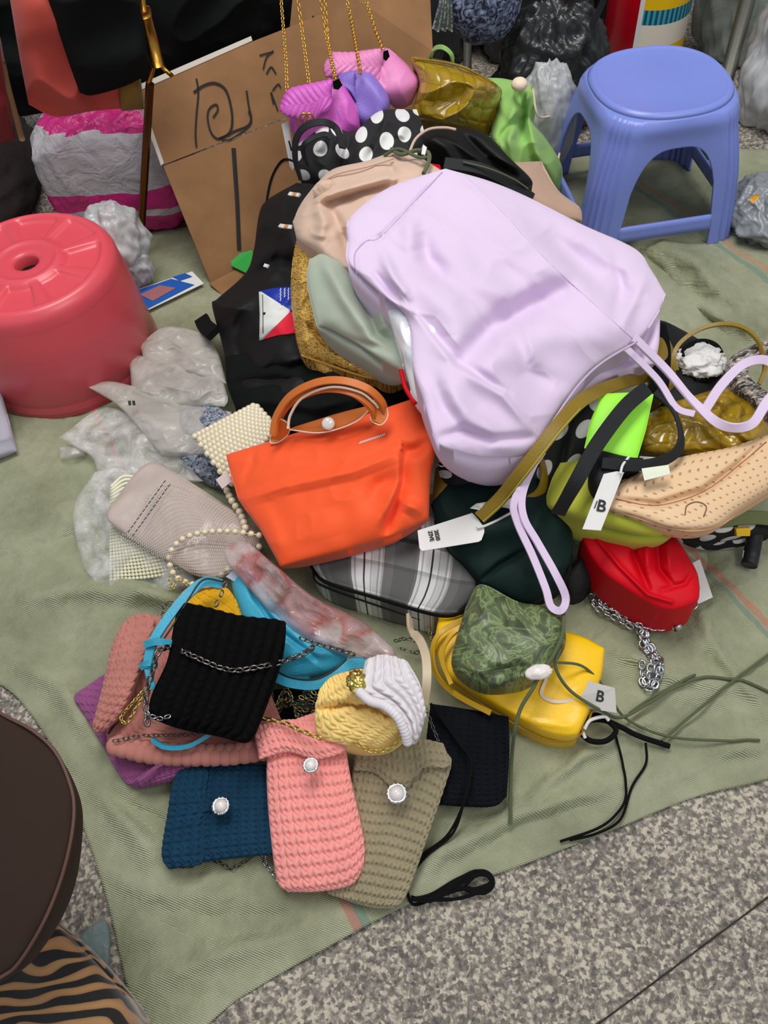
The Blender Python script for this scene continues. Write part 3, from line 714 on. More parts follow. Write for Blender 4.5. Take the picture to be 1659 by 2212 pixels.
def pink_stool():
    c = P(158, 772); root = thing('stool', 'round salmon pink plastic drum stool with a hole in its seat', 'stool', c)
    H = .205; R = .140
    prof = [(.019, -.02), (.019, -.004), (.021, 0), (.026, .002)]+[(r, .002) for r in np.linspace(.03, R-.02, 34)]+[(R-.016, .0015), (R-.010, 0), (R-.004, -.005), (R, -.013), (R+.0015, -.03)]
    def rel(r, t):
        rr = r/R; out = np.zeros_like(r)
        inside = (rr > .42) & (rr < .86)
        spoke = np.abs(((t/(2*np.pi)*8) % 1)-.5) 
        pan = np.clip((spoke*2-.22)/.10, 0, 1)*np.clip((rr-.42)/.05, 0, 1)*np.clip((.86-rr)/.05, 0, 1)
        alt = np.where((np.floor(t/(2*np.pi)*8+.5) % 2) == 0, 1.0, .75)
        out -= .0075*pan*alt
        out += .0035*np.exp(-((rr-.36)/.035)**2)+.003*np.exp(-((rr-.88)/.02)**2)
        return np.where((r > .026) & (rr < .93), out, 0)
    lathe('seat', [(r, H+h) for r, h in prof], c, M['stoolpink'], root, 192, rel)
    body = [(R+.0015, H-.03), (R+.006, H-.06), (R+.009, H-.10), (R+.0103, H-.13), (R+.0098, H-.133), (R+.0108, H-.136), (R+.014, H-.17), (R+.016, .020), (R+.012, .006), (R+.006, .0), (R+.002, 0), (R+.016, .01), (R+.008, .12), (R-.004, H-.03), (R-.01, H-.012)]
    lathe('body', body, c, M['stoolpink'], root, 96)
    slab('dark_scuff', [(112, 852, .032), (116, 868, .022), (122, 862, .026), (124, 852, .032)], .0004, M['ink'], root)
pink_stool()

# ------------------------------------------------------------------ cardboard, flyer, bundle
def cardboards():
    A = (288, 188, 1.50); B = (570, 78, 1.62); C2 = (700, 560, 1.40); D = (476, 634, 1.305)
    r = thing('cardboard_sign', 'brown cardboard sheet with black marker scrawl, leaning upright behind the heap', 'cardboard', P(470, 632, 0))
    tl, bl = P(290, 190, 1.47, 'y'), P(452, 612, 0.005)
    tr, br = P(692, 32, 1.62, 'y'), P(860, 470, .03)
    n = np.cross(tr-tl, bl-tl); n /= np.linalg.norm(n)
    if n@(_C-tl) < 0: n = -n
    def Q(px, py, lift=0.0):          # photo pixel on the sheet's own plane
        d = _F+((px-CX)/F_PX)*_R-((py-CY)/F_PX)*_U
        t = ((tl-_C)@n)/(d@n); return _C+d*t+n*lift
    # 2 panels with a scored fold between them
    f0, f1 = Q(352, 358), Q(628, 250)
    br2 = Q(700, 560)
    slab('upper_panel', [Q(290, 190), Q(692, 32), Q(730, 210), Q(352, 356)], .005, M['card'], r, world=True)
    slab('lower_panel', [Q(353, 359), Q(730, 213), Q(780, 540), Q(455, 612)], .005, M['card'], r, world=True)
    slab('white_edge', [Q(286, 188, .001), Q(296, 184, .001), Q(354, 352, .001), Q(348, 358, .001)], .006, M['cardedge'], r, world=True)
    slab('white_edge', [Q(284, 190, .001), Q(542, 78, .001), Q(545, 88, .001), Q(292, 200, .001)], .006, M['cardedge'], r, world=True)
    slab('bottom_flap', [P(452, 612, .012), P(560, 556, .014), P(600, 600, .010), P(484, 640, .009)], .004, M['card'], r, world=True)
    def st(pts, w=3):
        W = [Q(a, b, .0022) for a, b in pts]
        o = band('marker_stroke', W, w, M['marker'], r, th=.0006, normal=n, world=True, per=6); return o
    st([(424, 170), (428, 200), (424, 250), (422, 290), (424, 318)], 4)
    st([(418, 200), (440, 185), (465, 180), (488, 196), (500, 240), (500, 275), (490, 292), (472, 300)], 5)
    st([(490, 292), (470, 300), (455, 285), (448, 255), (452, 235), (466, 226), (470, 238), (460, 254)], 4)
    st([(532, 196), (537, 230), (542, 255), (534, 272), (505, 284), (492, 293)], 4); st([(536, 240), (541, 268), (500, 300), (478, 302)], 3)
    st([(504, 320), (508, 380), (512, 440), (516, 540)], 9)
    st([(590, 110), (575, 125), (568, 150)], 3); st([(560, 120), (590, 112)], 3); st([(575, 160), (585, 145), (596, 160)], 3)
    st([(588, 196), (600, 182), (606, 190)], 3); st([(590, 225), (585, 200), (600, 240)], 3)
    st([(640, 350), (612, 345), (590, 375), (578, 420), (573, 455), (577, 476)], 4)
    # the second sheet behind on the right
    r2 = thing('cardboard_sheet', 'plain brown cardboard sheet standing behind the small bags on gold chains', 'cardboard', P(800, 200, 1.72, 'y'))
    W = [P(625, 70, 1.74, 'y'), P(700, -60, 1.74, 'y'), P(925, -60, 1.74, 'y'), P(935, 110, 1.66, 'y'), P(930, 330, 1.6, 'y'), P(720, 330, 1.6, 'y')]
    W[1:3] = [P(640, -90, 1.8, 'y'), P(925, -90, 1.8, 'y')]
    slab('panel', W, .006, M['card'], r2, world=True)
    a, b = P(676, 34, 1.68, 'y'), P(694, 180, 1.62, 'y')
    band('dark_seam', [a, (a+b)/2, b], 4, M['marker'], r2, th=.002, world=True)
    r3 = slab('green_card', [(498, 552, .03), (545, 540, .035), (552, 588, .02), (536, 592, .018), (500, 574, .022)], .003, M['greencard'])
    tag(r3, 'small bright green card beside the black bag at the cardboard foot', 'card')
cardboards()
r = thing('flyer', 'blue and white printed sheet on the ground beside the pink stool', 'flyer', P(360, 625, .012))
slab('paper', [(288, 628, .014), (415, 586, .014), (440, 612, .012), (314, 672, .012)], .0015, M['white'], r)
slab('blue_print', [(288, 630, .0146), (370, 602, .0146), (420, 615, .0132), (316, 668, .0132)], .0004, M['bluepaper'], r)
slab('printed_square', [(302, 636, .0152), (345, 616, .0152), (380, 622, .0144), (330, 650, .0144)], .0003, M['salmonpr'], r)
slab('printed_bar', [(372, 598, .0150), (400, 590, .0150), (415, 597, .0148), (388, 606, .0148)], .0003, M['bluepaper'], r)

c = P(268, 455, 1.55, 'y')
c = P(268, 430, 1.72, 'y'); b = blob('parcel', (-.435, 1.55, .115), (.158, .095, .122), M['bundle'], None, 5, .04, 4, .06, 7, 120, 90, .005, .62)
tag(b, 'grey plastic parcel wrapped in pink tape bands, left of the cardboard sign', 'parcel')
for i, (x, y, z, rr, s) in enumerate([(248, 520, .10, .058, 3), (285, 585, .045, .038, 9)]):
    cc = P(x, y, z)
    b = blob('crumpled_bag', (cc[0], cc[1]+.01, cc[2]), (rr, rr*.9, rr*1.1), M['whitesack'], None, s, .16, 4, .05, 4, 90, 60, .004)
    tag(b, ['larger crumpled whitish plastic bag wedged behind the pink stool', 'small crumpled pinkish white plastic wad touching the pink stool'][i], 'plastic bag')

# ------------------------------------------------------------------ clothes and tube rack at the upper left
def garment(label, pts, corners, mat, seed, name='hanging_garment', amp=.02, cat='clothing', th=.02):
    root = thing(name, label, cat, P(pts[0][0], pts[0][1], pts[0][2], 'y'))
    cushion('cloth', pts, corners, mat, root, 60, 60, th, .02, wr=[(amp, 3, seed), (-amp*.5, 5, seed+3)], mode='y', floor=.005)
    return root
garment('black trousers hanging at upper left, left of the gold tube', [(85, -60, 1.40), (180, -70), (285, -60, 1.40), (312, 60), (322, 160, 1.40), (270, 186), (200, 206), (172, 200, 1.40), (140, 110)], [0, 2, 4, 7], M['blackcloth'], 2)
garment('black garment hanging behind the cardboard, right of the gold tube', [(310, -60, 1.68), (450, -70), (570, -60, 1.72), (566, 40), (562, 100, 1.72), (470, 120), (345, 160, 1.68), (320, 60)], [0, 2, 4, 6], M['blackcloth'], 5)
g = garment('salmon red garment hanging at the upper left behind black trousers', [(12, -60, 1.435), (90, -60), (190, -60, 1.435), (250, 80), (262, 235, 1.435), (200, 240), (120, 252), (62, 226, 1.435), (40, 110)], [0, 2, 4, 7], M['salmon'], 8, amp=.035)
garment('added black cloth standing in for the dark background at the upper left behind the salmon garment', [(-160, -80, 1.9), (250, -80), (700, -80, 1.9), (690, 20), (640, 120, 1.9), (350, 190), (60, 250, 1.9), (-60, 260), (-160, 240, 1.9)], [0, 2, 4, 8], M['blackcloth'], 15)  # cloth added to hide the pale floor and darken this corner
garment('mustard cloth corner showing under the black trousers', [(250, 150, 1.44), (300, 140, 1.44), (312, 236, 1.44), (262, 240, 1.44)], [0, 1, 2, 3], M['ochre'], 9)
garment('dark red and tan fabric edge at the far left', [(-60, 60, 1.41), (-10, 60), (8, 130, 1.41), (32, 300, 1.41), (0, 312), (-60, 330, 1.41)], [0, 2, 3, 5], M['darkred'], 11, name='folded_textile')
tube('tan_edge', [(4, 130, 1.40), (20, 200, 1.40), (48, 302, 1.40)], 7, M['tanwood'], bpy.data.objects['folded_textile'], mode='y')
b = blob('fur_pile', (P(0, 400, .05)[0]-.02, P(0, 400, .05)[1], .06), (.10, .22, .09), noisecol('dark_fur', [(.3, (10, 5, 5)), (.7, (34, 18, 15))], 40, .9, 1, .8, (1, 6, 1)), None, 12, .08, 4, .08, 9, 70, 50, .003)
tag(b, 'dark brown furry item on the floor at the far left edge', 'clothing')
r = thing('garment_rack', 'gold tube rack leg with a sleeve and bracket at upper left', 'rack', P(325, 200, 1.5, 'y'))
tube('upper_tube', [(298, -60, 1.43), (312, 40, 1.42)], 8, M['brass'], r, 'y', smooth=False)
tube('sleeve', [(308, 22, 1.42), (340, 142, 1.41)], 15, M['brass'], r, 'y', 4, 16, smooth=False)
tube('collar', [(305, 20, 1.42), (309, 34, 1.42)], 20, M['brass'], r, 'y', 4, 16, smooth=False)
tube('bracket_arm', [(334, 132, 1.41), (326, 165, 1.41), (318, 190, 1.41)], 5, M['brass'], r, 'y', 4)
tube('bracket_arm', [(342, 132, 1.41), (356, 150, 1.41), (372, 164, 1.40)], 5, M['brass'], r, 'y', 4)
ft = P(302, 556, .0)
tube('lower_leg', [P(324, 180, 1.41, 'y'), ft], 8, M['brown'], r, world=True, smooth=False)
# ------------------------------------------------------------------ background sacks, extinguisher, poles
def sack(label, px, py, y, r, mat, seed, amp=.12, rid=.16, name='plastic_sack', cat='sack'):
    c = P(px, py, y, 'y'); c[2] = max(c[2], r[2]*.6)
    b = blob(name, c, r, mat, None, seed, amp, 4, min(rid, .14), 7, 130, 90, .004)
    tag(b, label, cat); return b
sack('large crumpled black polythene sack behind the mustard and green bags', 1165, 90, 2.08, (.155, .13, .24), M['blacksack'], 3)
sack('crinkled black polythene sack with shiny folds left of the blue stool', 1185, 175, 1.74, (.115, .085, .15), M['blacksack'], 13, .12, .2)
sack('dark grey sack at the top between cardboard and blue mesh ball', 955, 60, 2.10, (.075, .09, .24), M['blacksack'], 23)
sack('translucent white plastic bag between the green bag and blue stool', 1178, 262, 1.53, (.062, .06, .11), M['whitesack'], 31, .08, .06)
sack('tall grey green polythene sack at the upper right corner', 1640, 60, 1.98, (.165, .13, .30), M['greysack'], 43)
sack('pale crumpled clear polythene bag at the right edge beside the stool', 1668, 290, 1.66, (.095, .11, .17), M['whitesack'], 53, .12, .2)
sack('grey plastic bag on the sheet at the right edge below the pale one', 1665, 470, 1.30, (.085, .085, .055), M['silversack'], 63)
sack('added black sack shape for the dark gap at the top behind the fire extinguisher', 1500, 10, 2.5, (.13, .12, .34), M['deep'], 73)  # black shape put in where the gap between the goods is dark
sack('added black sack shape for the dark gap left of the fire extinguisher', 1285, 10, 2.55, (.13, .12, .3), M['deep'], 83)  # likewise a black filler for the dark gap on this side
lab = P(1627, 425, 1.28, 'y')
o = slab('sticker', [(1618, 430, .085), (1634, 418, .095), (1642, 424, .09), (1626, 440, .08)], .001, plastic('orange_sticker', (228, 160, 40), .4), bpy.data.objects['plastic_sack.006'])
# backdrop cloth added to keep the far background dark
bd = cushion('added_backdrop_cloth', [(-300, -300, 2.9), (1000, -300), (2100, -300, 2.9), (2100, 60), (2100, 260, 2.9), (1000, 110), (-300, 150, 2.9), (-300, -40)], [0, 2, 4, 6], M['backdrop'], None, 90, 40, .02, .03, wr=[(.06, 1.5, 4), (-.03, 3, 6)], mode='y', floor=.006)
tag(bd, 'added dark cloth standing in for the dark background behind everything', 'cloth')
c = P(1392, 150, 0); e = P(1392, 60, 1.90, 'y')
r = thing('fire_extinguisher', 'red fire extinguisher with yellow label standing behind the blue stool', 'fire extinguisher', (e[0], e[1], 0))
rr = .088
lathe('cylinder', [(.001, 0), (rr-.01, 0), (rr, .01), (rr, .36), (rr-.02, .40), (.03, .43), (.03, .46), (.001, .46)], (e[0], e[1], 0), M['exred'], r, 64)
lathe('base_ring', [(rr+.001, .0), (rr+.004, .004), (rr+.004, .025), (rr+.001, .03)], (e[0], e[1], 0), M['darkedge'], r, 48)
tt = np.linspace(math.radians(-118), math.radians(20), 30); zz = np.array([.06, .27]); VV = []; uu = []
for z_ in zz:
    for t_ in tt: VV.append((e[0]+(rr+.0012)*math.cos(t_), e[1]+(rr+.0012)*math.sin(t_), z_)); uu.append(((t_-tt[0])/(tt[-1]-tt[0]), (z_-zz[0])/(zz[1]-zz[0])))
mesh_obj('label', VV, [(i, i+1, 31+i, 30+i) for i in range(29)], M['exlabel'], r, True, np.array(uu))
band('label_border', [P(1360, -20, 1.86, 'y')]*1+[P(1352, 100, 1.86, 'y')], 6, M['white'], r, world=True, per=2).hide_render = False
bpy.data.objects.remove(bpy.data.objects['label_border'])
VV = [(e[0]+(rr+.0016)*math.cos(t_), e[1]+(rr+.0016)*math.sin(t_), z_) for z_ in zz for t_ in np.linspace(tt[0]-.05, tt[0]+.06, 5)]
mesh_obj('label_border', VV, [(i, i+1, 6+i, 5+i) for i in range(4)], M['white'], r)
lathe('valve', [(.001, .46), (.018, .46), (.018, .5), (.001, .5)], (e[0], e[1], 0), M['brass'], r, 24)
tube('carry_handle', [(e[0], e[1], .5), (e[0]+.04, e[1]-.02, .52), (e[0]+.1, e[1]-.03, .5)], 5, M['darkedge'], r, world=True)
def pole(label, a, b, rpx, mat):
    r = thing('upright_pole', label, 'pole', b)
    tube('tube', [a, b], rpx, mat, r, world=True, smooth=False, per=2, seg=16)
    lathe('foot_cap', [(.001, .0), (mpp(b)*rpx*1.4, 0), (mpp(b)*rpx*1.4, .012), (.001, .014)], (b[0], b[1], .003), M['darkedge'], r, 20)
    return r
def vpole(px, py, y, top): 
    q = P(px, py, y, 'y'); return np.array([q[0], q[1], top]), np.array([q[0], q[1], .004])
a, b = vpole(1596, 70, 1.70, 1.0); pole('greenish metal upright post at the upper right corner', a, b, 15, M['steel'])
a, b = vpole(1010, 100, 1.86, .9); pole('grey metal upright under the blue mesh ball, left one', a, b, 9, M['steel'])
a, b = vpole(1093, 110, 1.86, .9); pole('thin grey metal upright under the blue mesh ball, right one', a, b, 6, M['steel'])
c = P(1045, -10, 1.72, 'y')
r = thing('mesh_ball', 'blue grey woven mesh pouch hanging at the top edge centre', 'bag', c)
blob('body', c, (.075, .07, .085), M['mesh'], r, 7, .03, 4, .03, 9, 80, 50, 0)
tube('cord', [c+np.array([0, 0, .07]), c+np.array([.01, 0, .3])], 3, M['lace'], r, world=True)
r = thing('tassel', 'grey green cord tassel hanging at the top beside the cardboard corner', 'tassel', P(955, 20, 1.7, 'y'))
for i in range(9): tube('strand', [(960, -40, 1.7), (950+i*3, 10, 1.69), (936+i*5, 62+3*(i % 3), 1.69)], 3, M['olive'] if i % 2 else M['lace'], r, 'y')
r = thing('hanging_strap', 'black strap hanging at the top left of the fire extinguisher', 'strap', P(1290, 20, 1.7, 'y'))
band('webbing', [(1318, -40, 1.7), (1300, 10, 1.7), (1276, 60, 1.7)], 14, M['webbing'], r, mode='y')
g = P(1528, 300, .03)
r = thing('green_tub', 'dark green plastic tub behind the blue stool legs', 'tub', (g[0], g[1], .003))
lathe('tub_body', [(.001, 0), (.034, 0), (.038, .04), (.040, .055), (.036, .055), (.033, .006), (.001, .005)], (g[0], g[1], .004), M['greenlid'], r, 40)
lathe('rim', [(.038, .052), (.042, .052), (.042, .060), (.038, .060)], (g[0], g[1], .004), M['greenlid'], r, 40)
o = cushion('cloth_bag', [(-60, 830, .05), (0, 835, .05), (38, 975, .012), (-60, 1010, .01)], [0, 1, 2, 3], fabric('pale_lilac_cloth', (176, 172, 186), .7, .05), None, 30, 30, .02, .012, wr=(-.006, 6, 5))
tag(o, 'pale lilac grey cloth bag corner at the left edge below the pink stool', 'bag')
# ------------------------------------------------------------------ small bags on gold chains (back of the heap)
def quiltbag(label, mat, body, bc, flap, fc, chains, px, y, darkmat, flapy=.02):
    r = thing('chain_bag', label, 'bag', P(px, y, 1.38, 'y'), 'small flap bags hanging on gold chains')
    cushion('body', body, bc, mat, r, 44, 44, .03, .026, mode='y', wr=(-.004, 9, 3))
    ex = lambda u, v: .0016*np.abs(np.sin(np.pi*9*(u+.5*np.abs(v-.5))))
    cushion('flap', flap, fc, mat, r, 60, 50, .004, .012, mode='y', disp=ex)
    for a in chains:
        chain('chain', a, 11, M['gold'], r, 'y', wr=.7, rr=.22)
    return r
def slot(r, pts, y): slab('slot', [(a, b, y) for a, b in pts], .001, M['deep'], r, 'y')
rb = quiltbag('rose pink leather flap bag on a gold chain, rightmost and highest of the three', M['rose'],
    [(722, 120, 1.47), (780, 112), (840, 104, 1.47), (890, 150), (905, 180, 1.42), (890, 225), (858, 236, 1.42), (820, 200), (716, 190, 1.43)], [0, 2, 5, 7],
    [(716, 112, 1.44), (770, 112), (832, 102, 1.44), (826, 150), (830, 192, 1.41), (780, 176), (702, 166, 1.41), (700, 140)], [0, 2, 4, 6],
    [[(740, -40, 1.60), (758, 40, 1.55), (776, 140, 1.39), (778, 158, 1.385)], [(775, -50, 1.58), (806, 50, 1.50), (826, 104, 1.43)]], 800, 170, None)
vb = quiltbag('violet leather flap bag on a gold chain, between the magenta and rose ones', M['violet'],
    [(732, 166, 1.42), (770, 152), (800, 152, 1.42), (838, 205), (842, 244, 1.37), (800, 278), (770, 276, 1.37), (750, 220)], [0, 2, 4, 6],
    [(730, 164, 1.40), (750, 155), (768, 152, 1.40), (766, 190), (772, 226, 1.375), (758, 200), (742, 190, 1.375), (732, 178)], [0, 2, 4, 6],
    [[(700, -40, 1.5), (706, 60, 1.46), (712, 110, 1.42), (726, 172, 1.355)]], 790, 215, None)
mb = quiltbag('magenta leather flap bag on a gold chain, lowest of the three, with gold ring emblem', M['magenta'],
    [(622, 206, 1.38), (690, 180), (736, 172, 1.38), (770, 230), (780, 285, 1.33), (720, 320), (640, 312, 1.33), (626, 270)], [0, 2, 4, 6],
    [(610, 212, 1.345), (625, 192), (660, 182), (722, 170, 1.345), (716, 200), (718, 226), (706, 240, 1.315), (690, 246), (676, 262), (655, 262), (618, 250, 1.315), (604, 236)], [0, 3, 6, 10],
    [[(604, -40, 1.5), (612, 60, 1.44), (618, 140, 1.38), (620, 196, 1.345)], [(638, -40, 1.48), (652, 60, 1.44), (668, 184, 1.36)], [(686, -40, 1.46), (706, 80, 1.42), (724, 174, 1.335)]], 690, 240, None)
slot(mb, [(719, 176), (732, 170), (740, 184), (731, 194), (720, 192)], 1.322)
slot(rb, [(828, 112), (838, 108), (842, 122), (834, 132), (828, 128)], 1.405)
band('seam_fold', [(726, 232, 1.318), (731, 246, 1.314), (735, 262, 1.312)], 2, M['violet'], mb, mode='y')
for dx in (0, 12):
    tube('emblem_ring', [(656+dx+11*math.cos(t), 262+17*math.sin(t), 1.292) for t in np.linspace(.6+dx*.1, 5.9+dx*.1, 12)], 2.2, M['gold'], mb, 'y', 4)
slab('swing_tag', [(608, 268, 1.335), (622, 262, 1.335), (637, 356, 1.315), (632, 368, 1.315), (626, 360, 1.315)], .0012, M['white'], mb, 'y')
band('tag_print', [(624, 304, 1.3155), (628, 318, 1.314), (630, 326, 1.3135)], 4, M['ink'], mb, th=.0004, mode='y')

# mustard croc cosmetic bag
r = thing('cosmetic_bag', 'glossy mustard crocodile-pattern pouch at the back beside the rose pink bag', 'bag', P(980, 200, .2))
cushion('body', [(886, 128, .31), (900, 122), (985, 136), (1060, 172, .27), (1084, 196), (1070, 240), (1046, 296, .17), (990, 282), (940, 272, .20), (890, 250), (904, 180)], [0, 3, 6, 8], M['croc'], r, 80, 60, .09, .04, wr=(-.006, 8, 2), rim=.6)
tube('zip', [(892, 126, .318), (985, 140, .315), (1062, 176, .282)], 2.2, M['mustard'], r)
# light green cloth bag behind
r = thing('cloth_bag', 'light green soft cloth bag with a cream button at the back right', 'bag', P(1150, 300, .1))
cushion('body', [(1040, 168, .22), (1090, 170), (1150, 186, .24), (1160, 220), (1150, 260), (1180, 300), (1214, 360, .08), (1210, 420, .04), (1150, 400), (1080, 370, .16), (1060, 290), (1070, 230)], [0, 2, 7, 9], M['green'], r, 70, 90, .09, .03,
        creases=[([(1120, 190), (1130, 250), (1125, 300)], -.022, 10), ([(1150, 190), (1125, 230), (1128, 260)], .012, 9), ([(1145, 270), (1160, 330), (1205, 400)], .016, 12), ([(1080, 300), (1105, 270), (1126, 250)], -.012, 9), ([(1110, 240), (1100, 300), (1110, 350)], .012, 12)], wr=[(.006, 5, 2), (-.004, 8, 4)])
cc = P(1122, 182, .262); blob('button', cc, (.014, .014, .011), M['cream'], r, 3, .02, 3, 0)
tube('cream_cord', [(1150, 186, .245), (1162, 250, .2), (1195, 255, .15), (1212, 300, .10), (1206, 345, .09)], 2.5, M['cream'], r)
band('strap', [(928, 128, .30), (938, 106, .33), (956, 102, .34), (974, 116, .33), (980, 138, .31)], 9, M['green'], r, th=.003, tw=[(0, -.3, 1), (0, -1, .3), (0, -.3, 1)])

# ------------------------------------------------------------------ polka-dot bag at the back
r = thing('polka_dot_bag', 'black and white polka dot cloth bag at the back, under the magenta bag', 'bag', P(760, 320, .2))
cushion('body', [(640, 300, .24), (700, 262), (760, 285, .27), (820, 240), (900, 236, .27), (915, 280, .27), (920, 330), (860, 390), (730, 400), (650, 392, .20), (636, 345)], [0, 4, 6, 9], M['polka'], r, 90, 60, .12, .03,
        creases=[([(760, 270), (750, 330), (740, 390)], -.014, 10), ([(840, 245), (820, 300), (800, 340)], -.010, 10), ([(700, 270), (690, 330)], .012, 14), ([(880, 240), (860, 300)], .01, 14)], wr=[(.008, 5, 4), (-.004, 9, 3)])
band('strap', [(650, 390, .24), (638, 345, .27), (640, 300, .30), (662, 272, .32), (700, 264, .325), (728, 280, .31), (740, 320, .30)], 16, M['webbing'], r, tw=[(-.8, -.3, .3), (0, -.6, .8), (.5, -.5, .8)])
band('strap', [(668, 360, .27), (655, 330, .29), (662, 306, .31), (700, 290, .31), (716, 300, .305)], 12, M['webbing'], r, tw=[(-.8, -.3, .3), (0, -.6, .8), (.5, -.5, .8)])

# black fabric strap-like sash, olive and others at the back right of the lavender tote
r = thing('black_bag', 'plain black bag with a wide curved top edge behind the lavender tote', 'bag', P(1000, 330, .2))
cushion('body', [(895, 300, .27), (930, 272), (990, 276), (1050, 290), (1100, 340, .24), (1150, 392, .20), (1130, 420, .18), (1050, 400), (1000, 390), (905, 350, .22)], [0, 4, 6, 9], M['black'], r, 70, 40, .14, .028,
        creases=[([(930, 300), (960, 320), (1000, 380)], .01, 14), ([(1000, 290), (1040, 330), (1110, 380)], -.012, 10)], wr=(-.006, 7, 6))
tube('rose_piping', [(884, 330, .285), (898, 300, .292), (925, 280, .296), (960, 276, .296), (985, 280, .294)], 3, M['blush'], r)
band('black_strap', [(960, 352, .296), (1040, 365, .29), (1110, 400, .26), (1150, 430, .235)], 26, M['webbing'], r)
tube('olive_piping', [(1000, 350, .30), (1060, 366, .292), (1110, 388, .27), (1140, 408, .25)], 2.2, M['olive'], r)
r = thing('rose_beige_tote', 'rose beige canvas tote corner sticking out right of the lavender tote', 'bag', P(1190, 400, .1))
cushion('body', [(1085, 352, .19), (1170, 348, .15), (1205, 410), (1252, 448), (1258, 478, .11), (1200, 470), (1120, 430, .16)], [0, 1, 4, 6], fabric('rose_beige_canvas', (190, 156, 134), .9, .05), r, 50, 40, .12, .014, wr=[(.004, 6, 1)])
tube('hem_seam', [(1168, 352, .158), (1205, 414, .135), (1250, 450, .122)], 1.6, M['blush'], r)
# olive camouflage cord and red scrap at the top of the beige bag
r = thing('olive_cord_knot', 'olive drawstring cord knotted on top of the beige bag', 'cord', P(880, 330, .3))
tube('cord', [(846, 322, .315), (866, 334, .325), (900, 325, .33), (925, 330, .335), (926, 350, .335), (915, 375, .335)], 4.5, M['olive'], r)
tube('cord', [(830, 336, .31), (860, 322, .325), (905, 340, .332), (930, 338, .335)], 3.5, M['olive'], r)
slab('cord_tip', [(914, 312, .34), (922, 318, .34), (918, 334, .338), (910, 332, .338)], .002, M['white'], r)
o = slab('red_cloth', [(926, 352, .31), (950, 356, .315), (952, 372, .31), (930, 368, .31)], .02, M['red']); tag(o, 'red scrap of cloth between the beige bag and lavender tote', 'cloth')

# ------------------------------------------------------------------ black nylon backpack, left flank
r = thing('backpack', 'black nylon backpack with blue white and red patch on the left flank of the heap', 'backpack', P(600, 650, .02))
bp_body = cushion('body', [(640, 395, .22), (700, 400), (760, 420, .26), (800, 560), (850, 700), (882, 800, .13), (878, 860), (800, 900), (700, 915), (560, 905), (510, 888, .035), (488, 800), (480, 745), (458, 660), (470, 645), (530, 590, .11), (548, 540), (560, 460), (580, 430)], [0, 2, 5, 10], M['black'], r, 110, 120, .16, .03,
        creases=[([(545, 600), (600, 560), (640, 570)], -.014, 12), ([(490, 790), (560, 810), (680, 790), (760, 760)], -.018, 14), ([(520, 690), (510, 740), (530, 800)], -.010, 14), ([(560, 480), (620, 500), (650, 560)], .012, 20), ([(470, 650), (500, 660), (560, 640)], .014, 22), ([(520, 860), (600, 850), (700, 870)], .02, 26), ([(700, 800), (680, 850), (720, 900)], -.012, 12), ([(560, 560), (590, 620), (570, 700)], .007, 20), ([(620, 760), (640, 840)], .01, 20)],
        wr=[(.008, 4, 21), (-.007, 6, 22)])
cushion('lower_flap', [(486, 770, .075), (560, 760), (650, 770), (740, 790), (880, 812, .155), (884, 850), (870, 870, .13), (720, 912), (600, 930), (512, 890, .05), (490, 830)], [0, 4, 6, 9], M['blackcloth'], r, 80, 40, .06, .02,
        creases=[([(500, 830), (600, 820), (700, 850)], -.012, 10), ([(560, 860), (680, 880), (800, 850)], .012, 16)], wr=(-.006, 6, 31))
band('webbing_strap', [(436, 690, .03), (444, 705, .06), (462, 720, .10)], 34, M['deep'], r, th=.01)
for (x, y, a) in ((636, 420, 18), (618, 489, 22)):
    rr_ = band('toggle', on_path([(x-a*.6, y-1), (x, y+1), (x+a*.6, y+2)], bp_body, .003, 5), 9, M['white'], r, th=.004, world=True)
    band('toggle_centre', on_path([(x-3, y), (x+4, y+1)], bp_body, .006, 3), 8, plastic('orange_dot', (214, 140, 70), .5), rr_, th=.003, world=True)
band('white_stitch', on_path([(571, 573), (580, 576)], bp_body, .002, 3), 8, M['white'], r, th=.003, world=True)
tube('loose_cord', [(640, 350, .25), (612, 345, .22), (590, 375, .20), (578, 420, .18), (574, 470, .17)], 2.2, M['deep'], r)
pz = lambda x, y: .150+(y-610)*-.00012
body = bp_body
decal('patch_blue', [(560, 629), (592, 622), (640, 618), (642, 640), (640, 674), (626, 671)], [0, 2, 4, 5], M['patchblue'], r, body, .0016)
decal('patch_white', [(559, 630), (563, 629), (627, 670), (626, 674), (566, 735), (560, 736), (561, 680)], [0, 2, 3, 5], M['patchwhite'], r, body, .002)
decal('patch_red', [(566, 735), (598, 694), (627, 673), (642, 675), (644, 720), (600, 724)], [0, 2, 4, 5], M['patchred'], r, body, .0016)
band('patch_mark', on_path([(567, 636), (568, 680), (568, 720)], body, .0028, 14), 1.6, M['ink'], r, th=.0005, world=True, per=1)
band('patch_mark', on_path([(568, 677), (573, 677)], body, .0028, 3), 5, M['ink'], r, th=.0005, world=True, per=1)
for i, (x, n_) in enumerate(((606, 31), (615, 22), (623, 28))):
    band('patch_lettering', [on(x+1.2*math.sin(k*2.3), 622+k*n_/12, body, .0024) for k in range(12)], 1.6, M['white'], r, th=.0004, per=3, world=True)

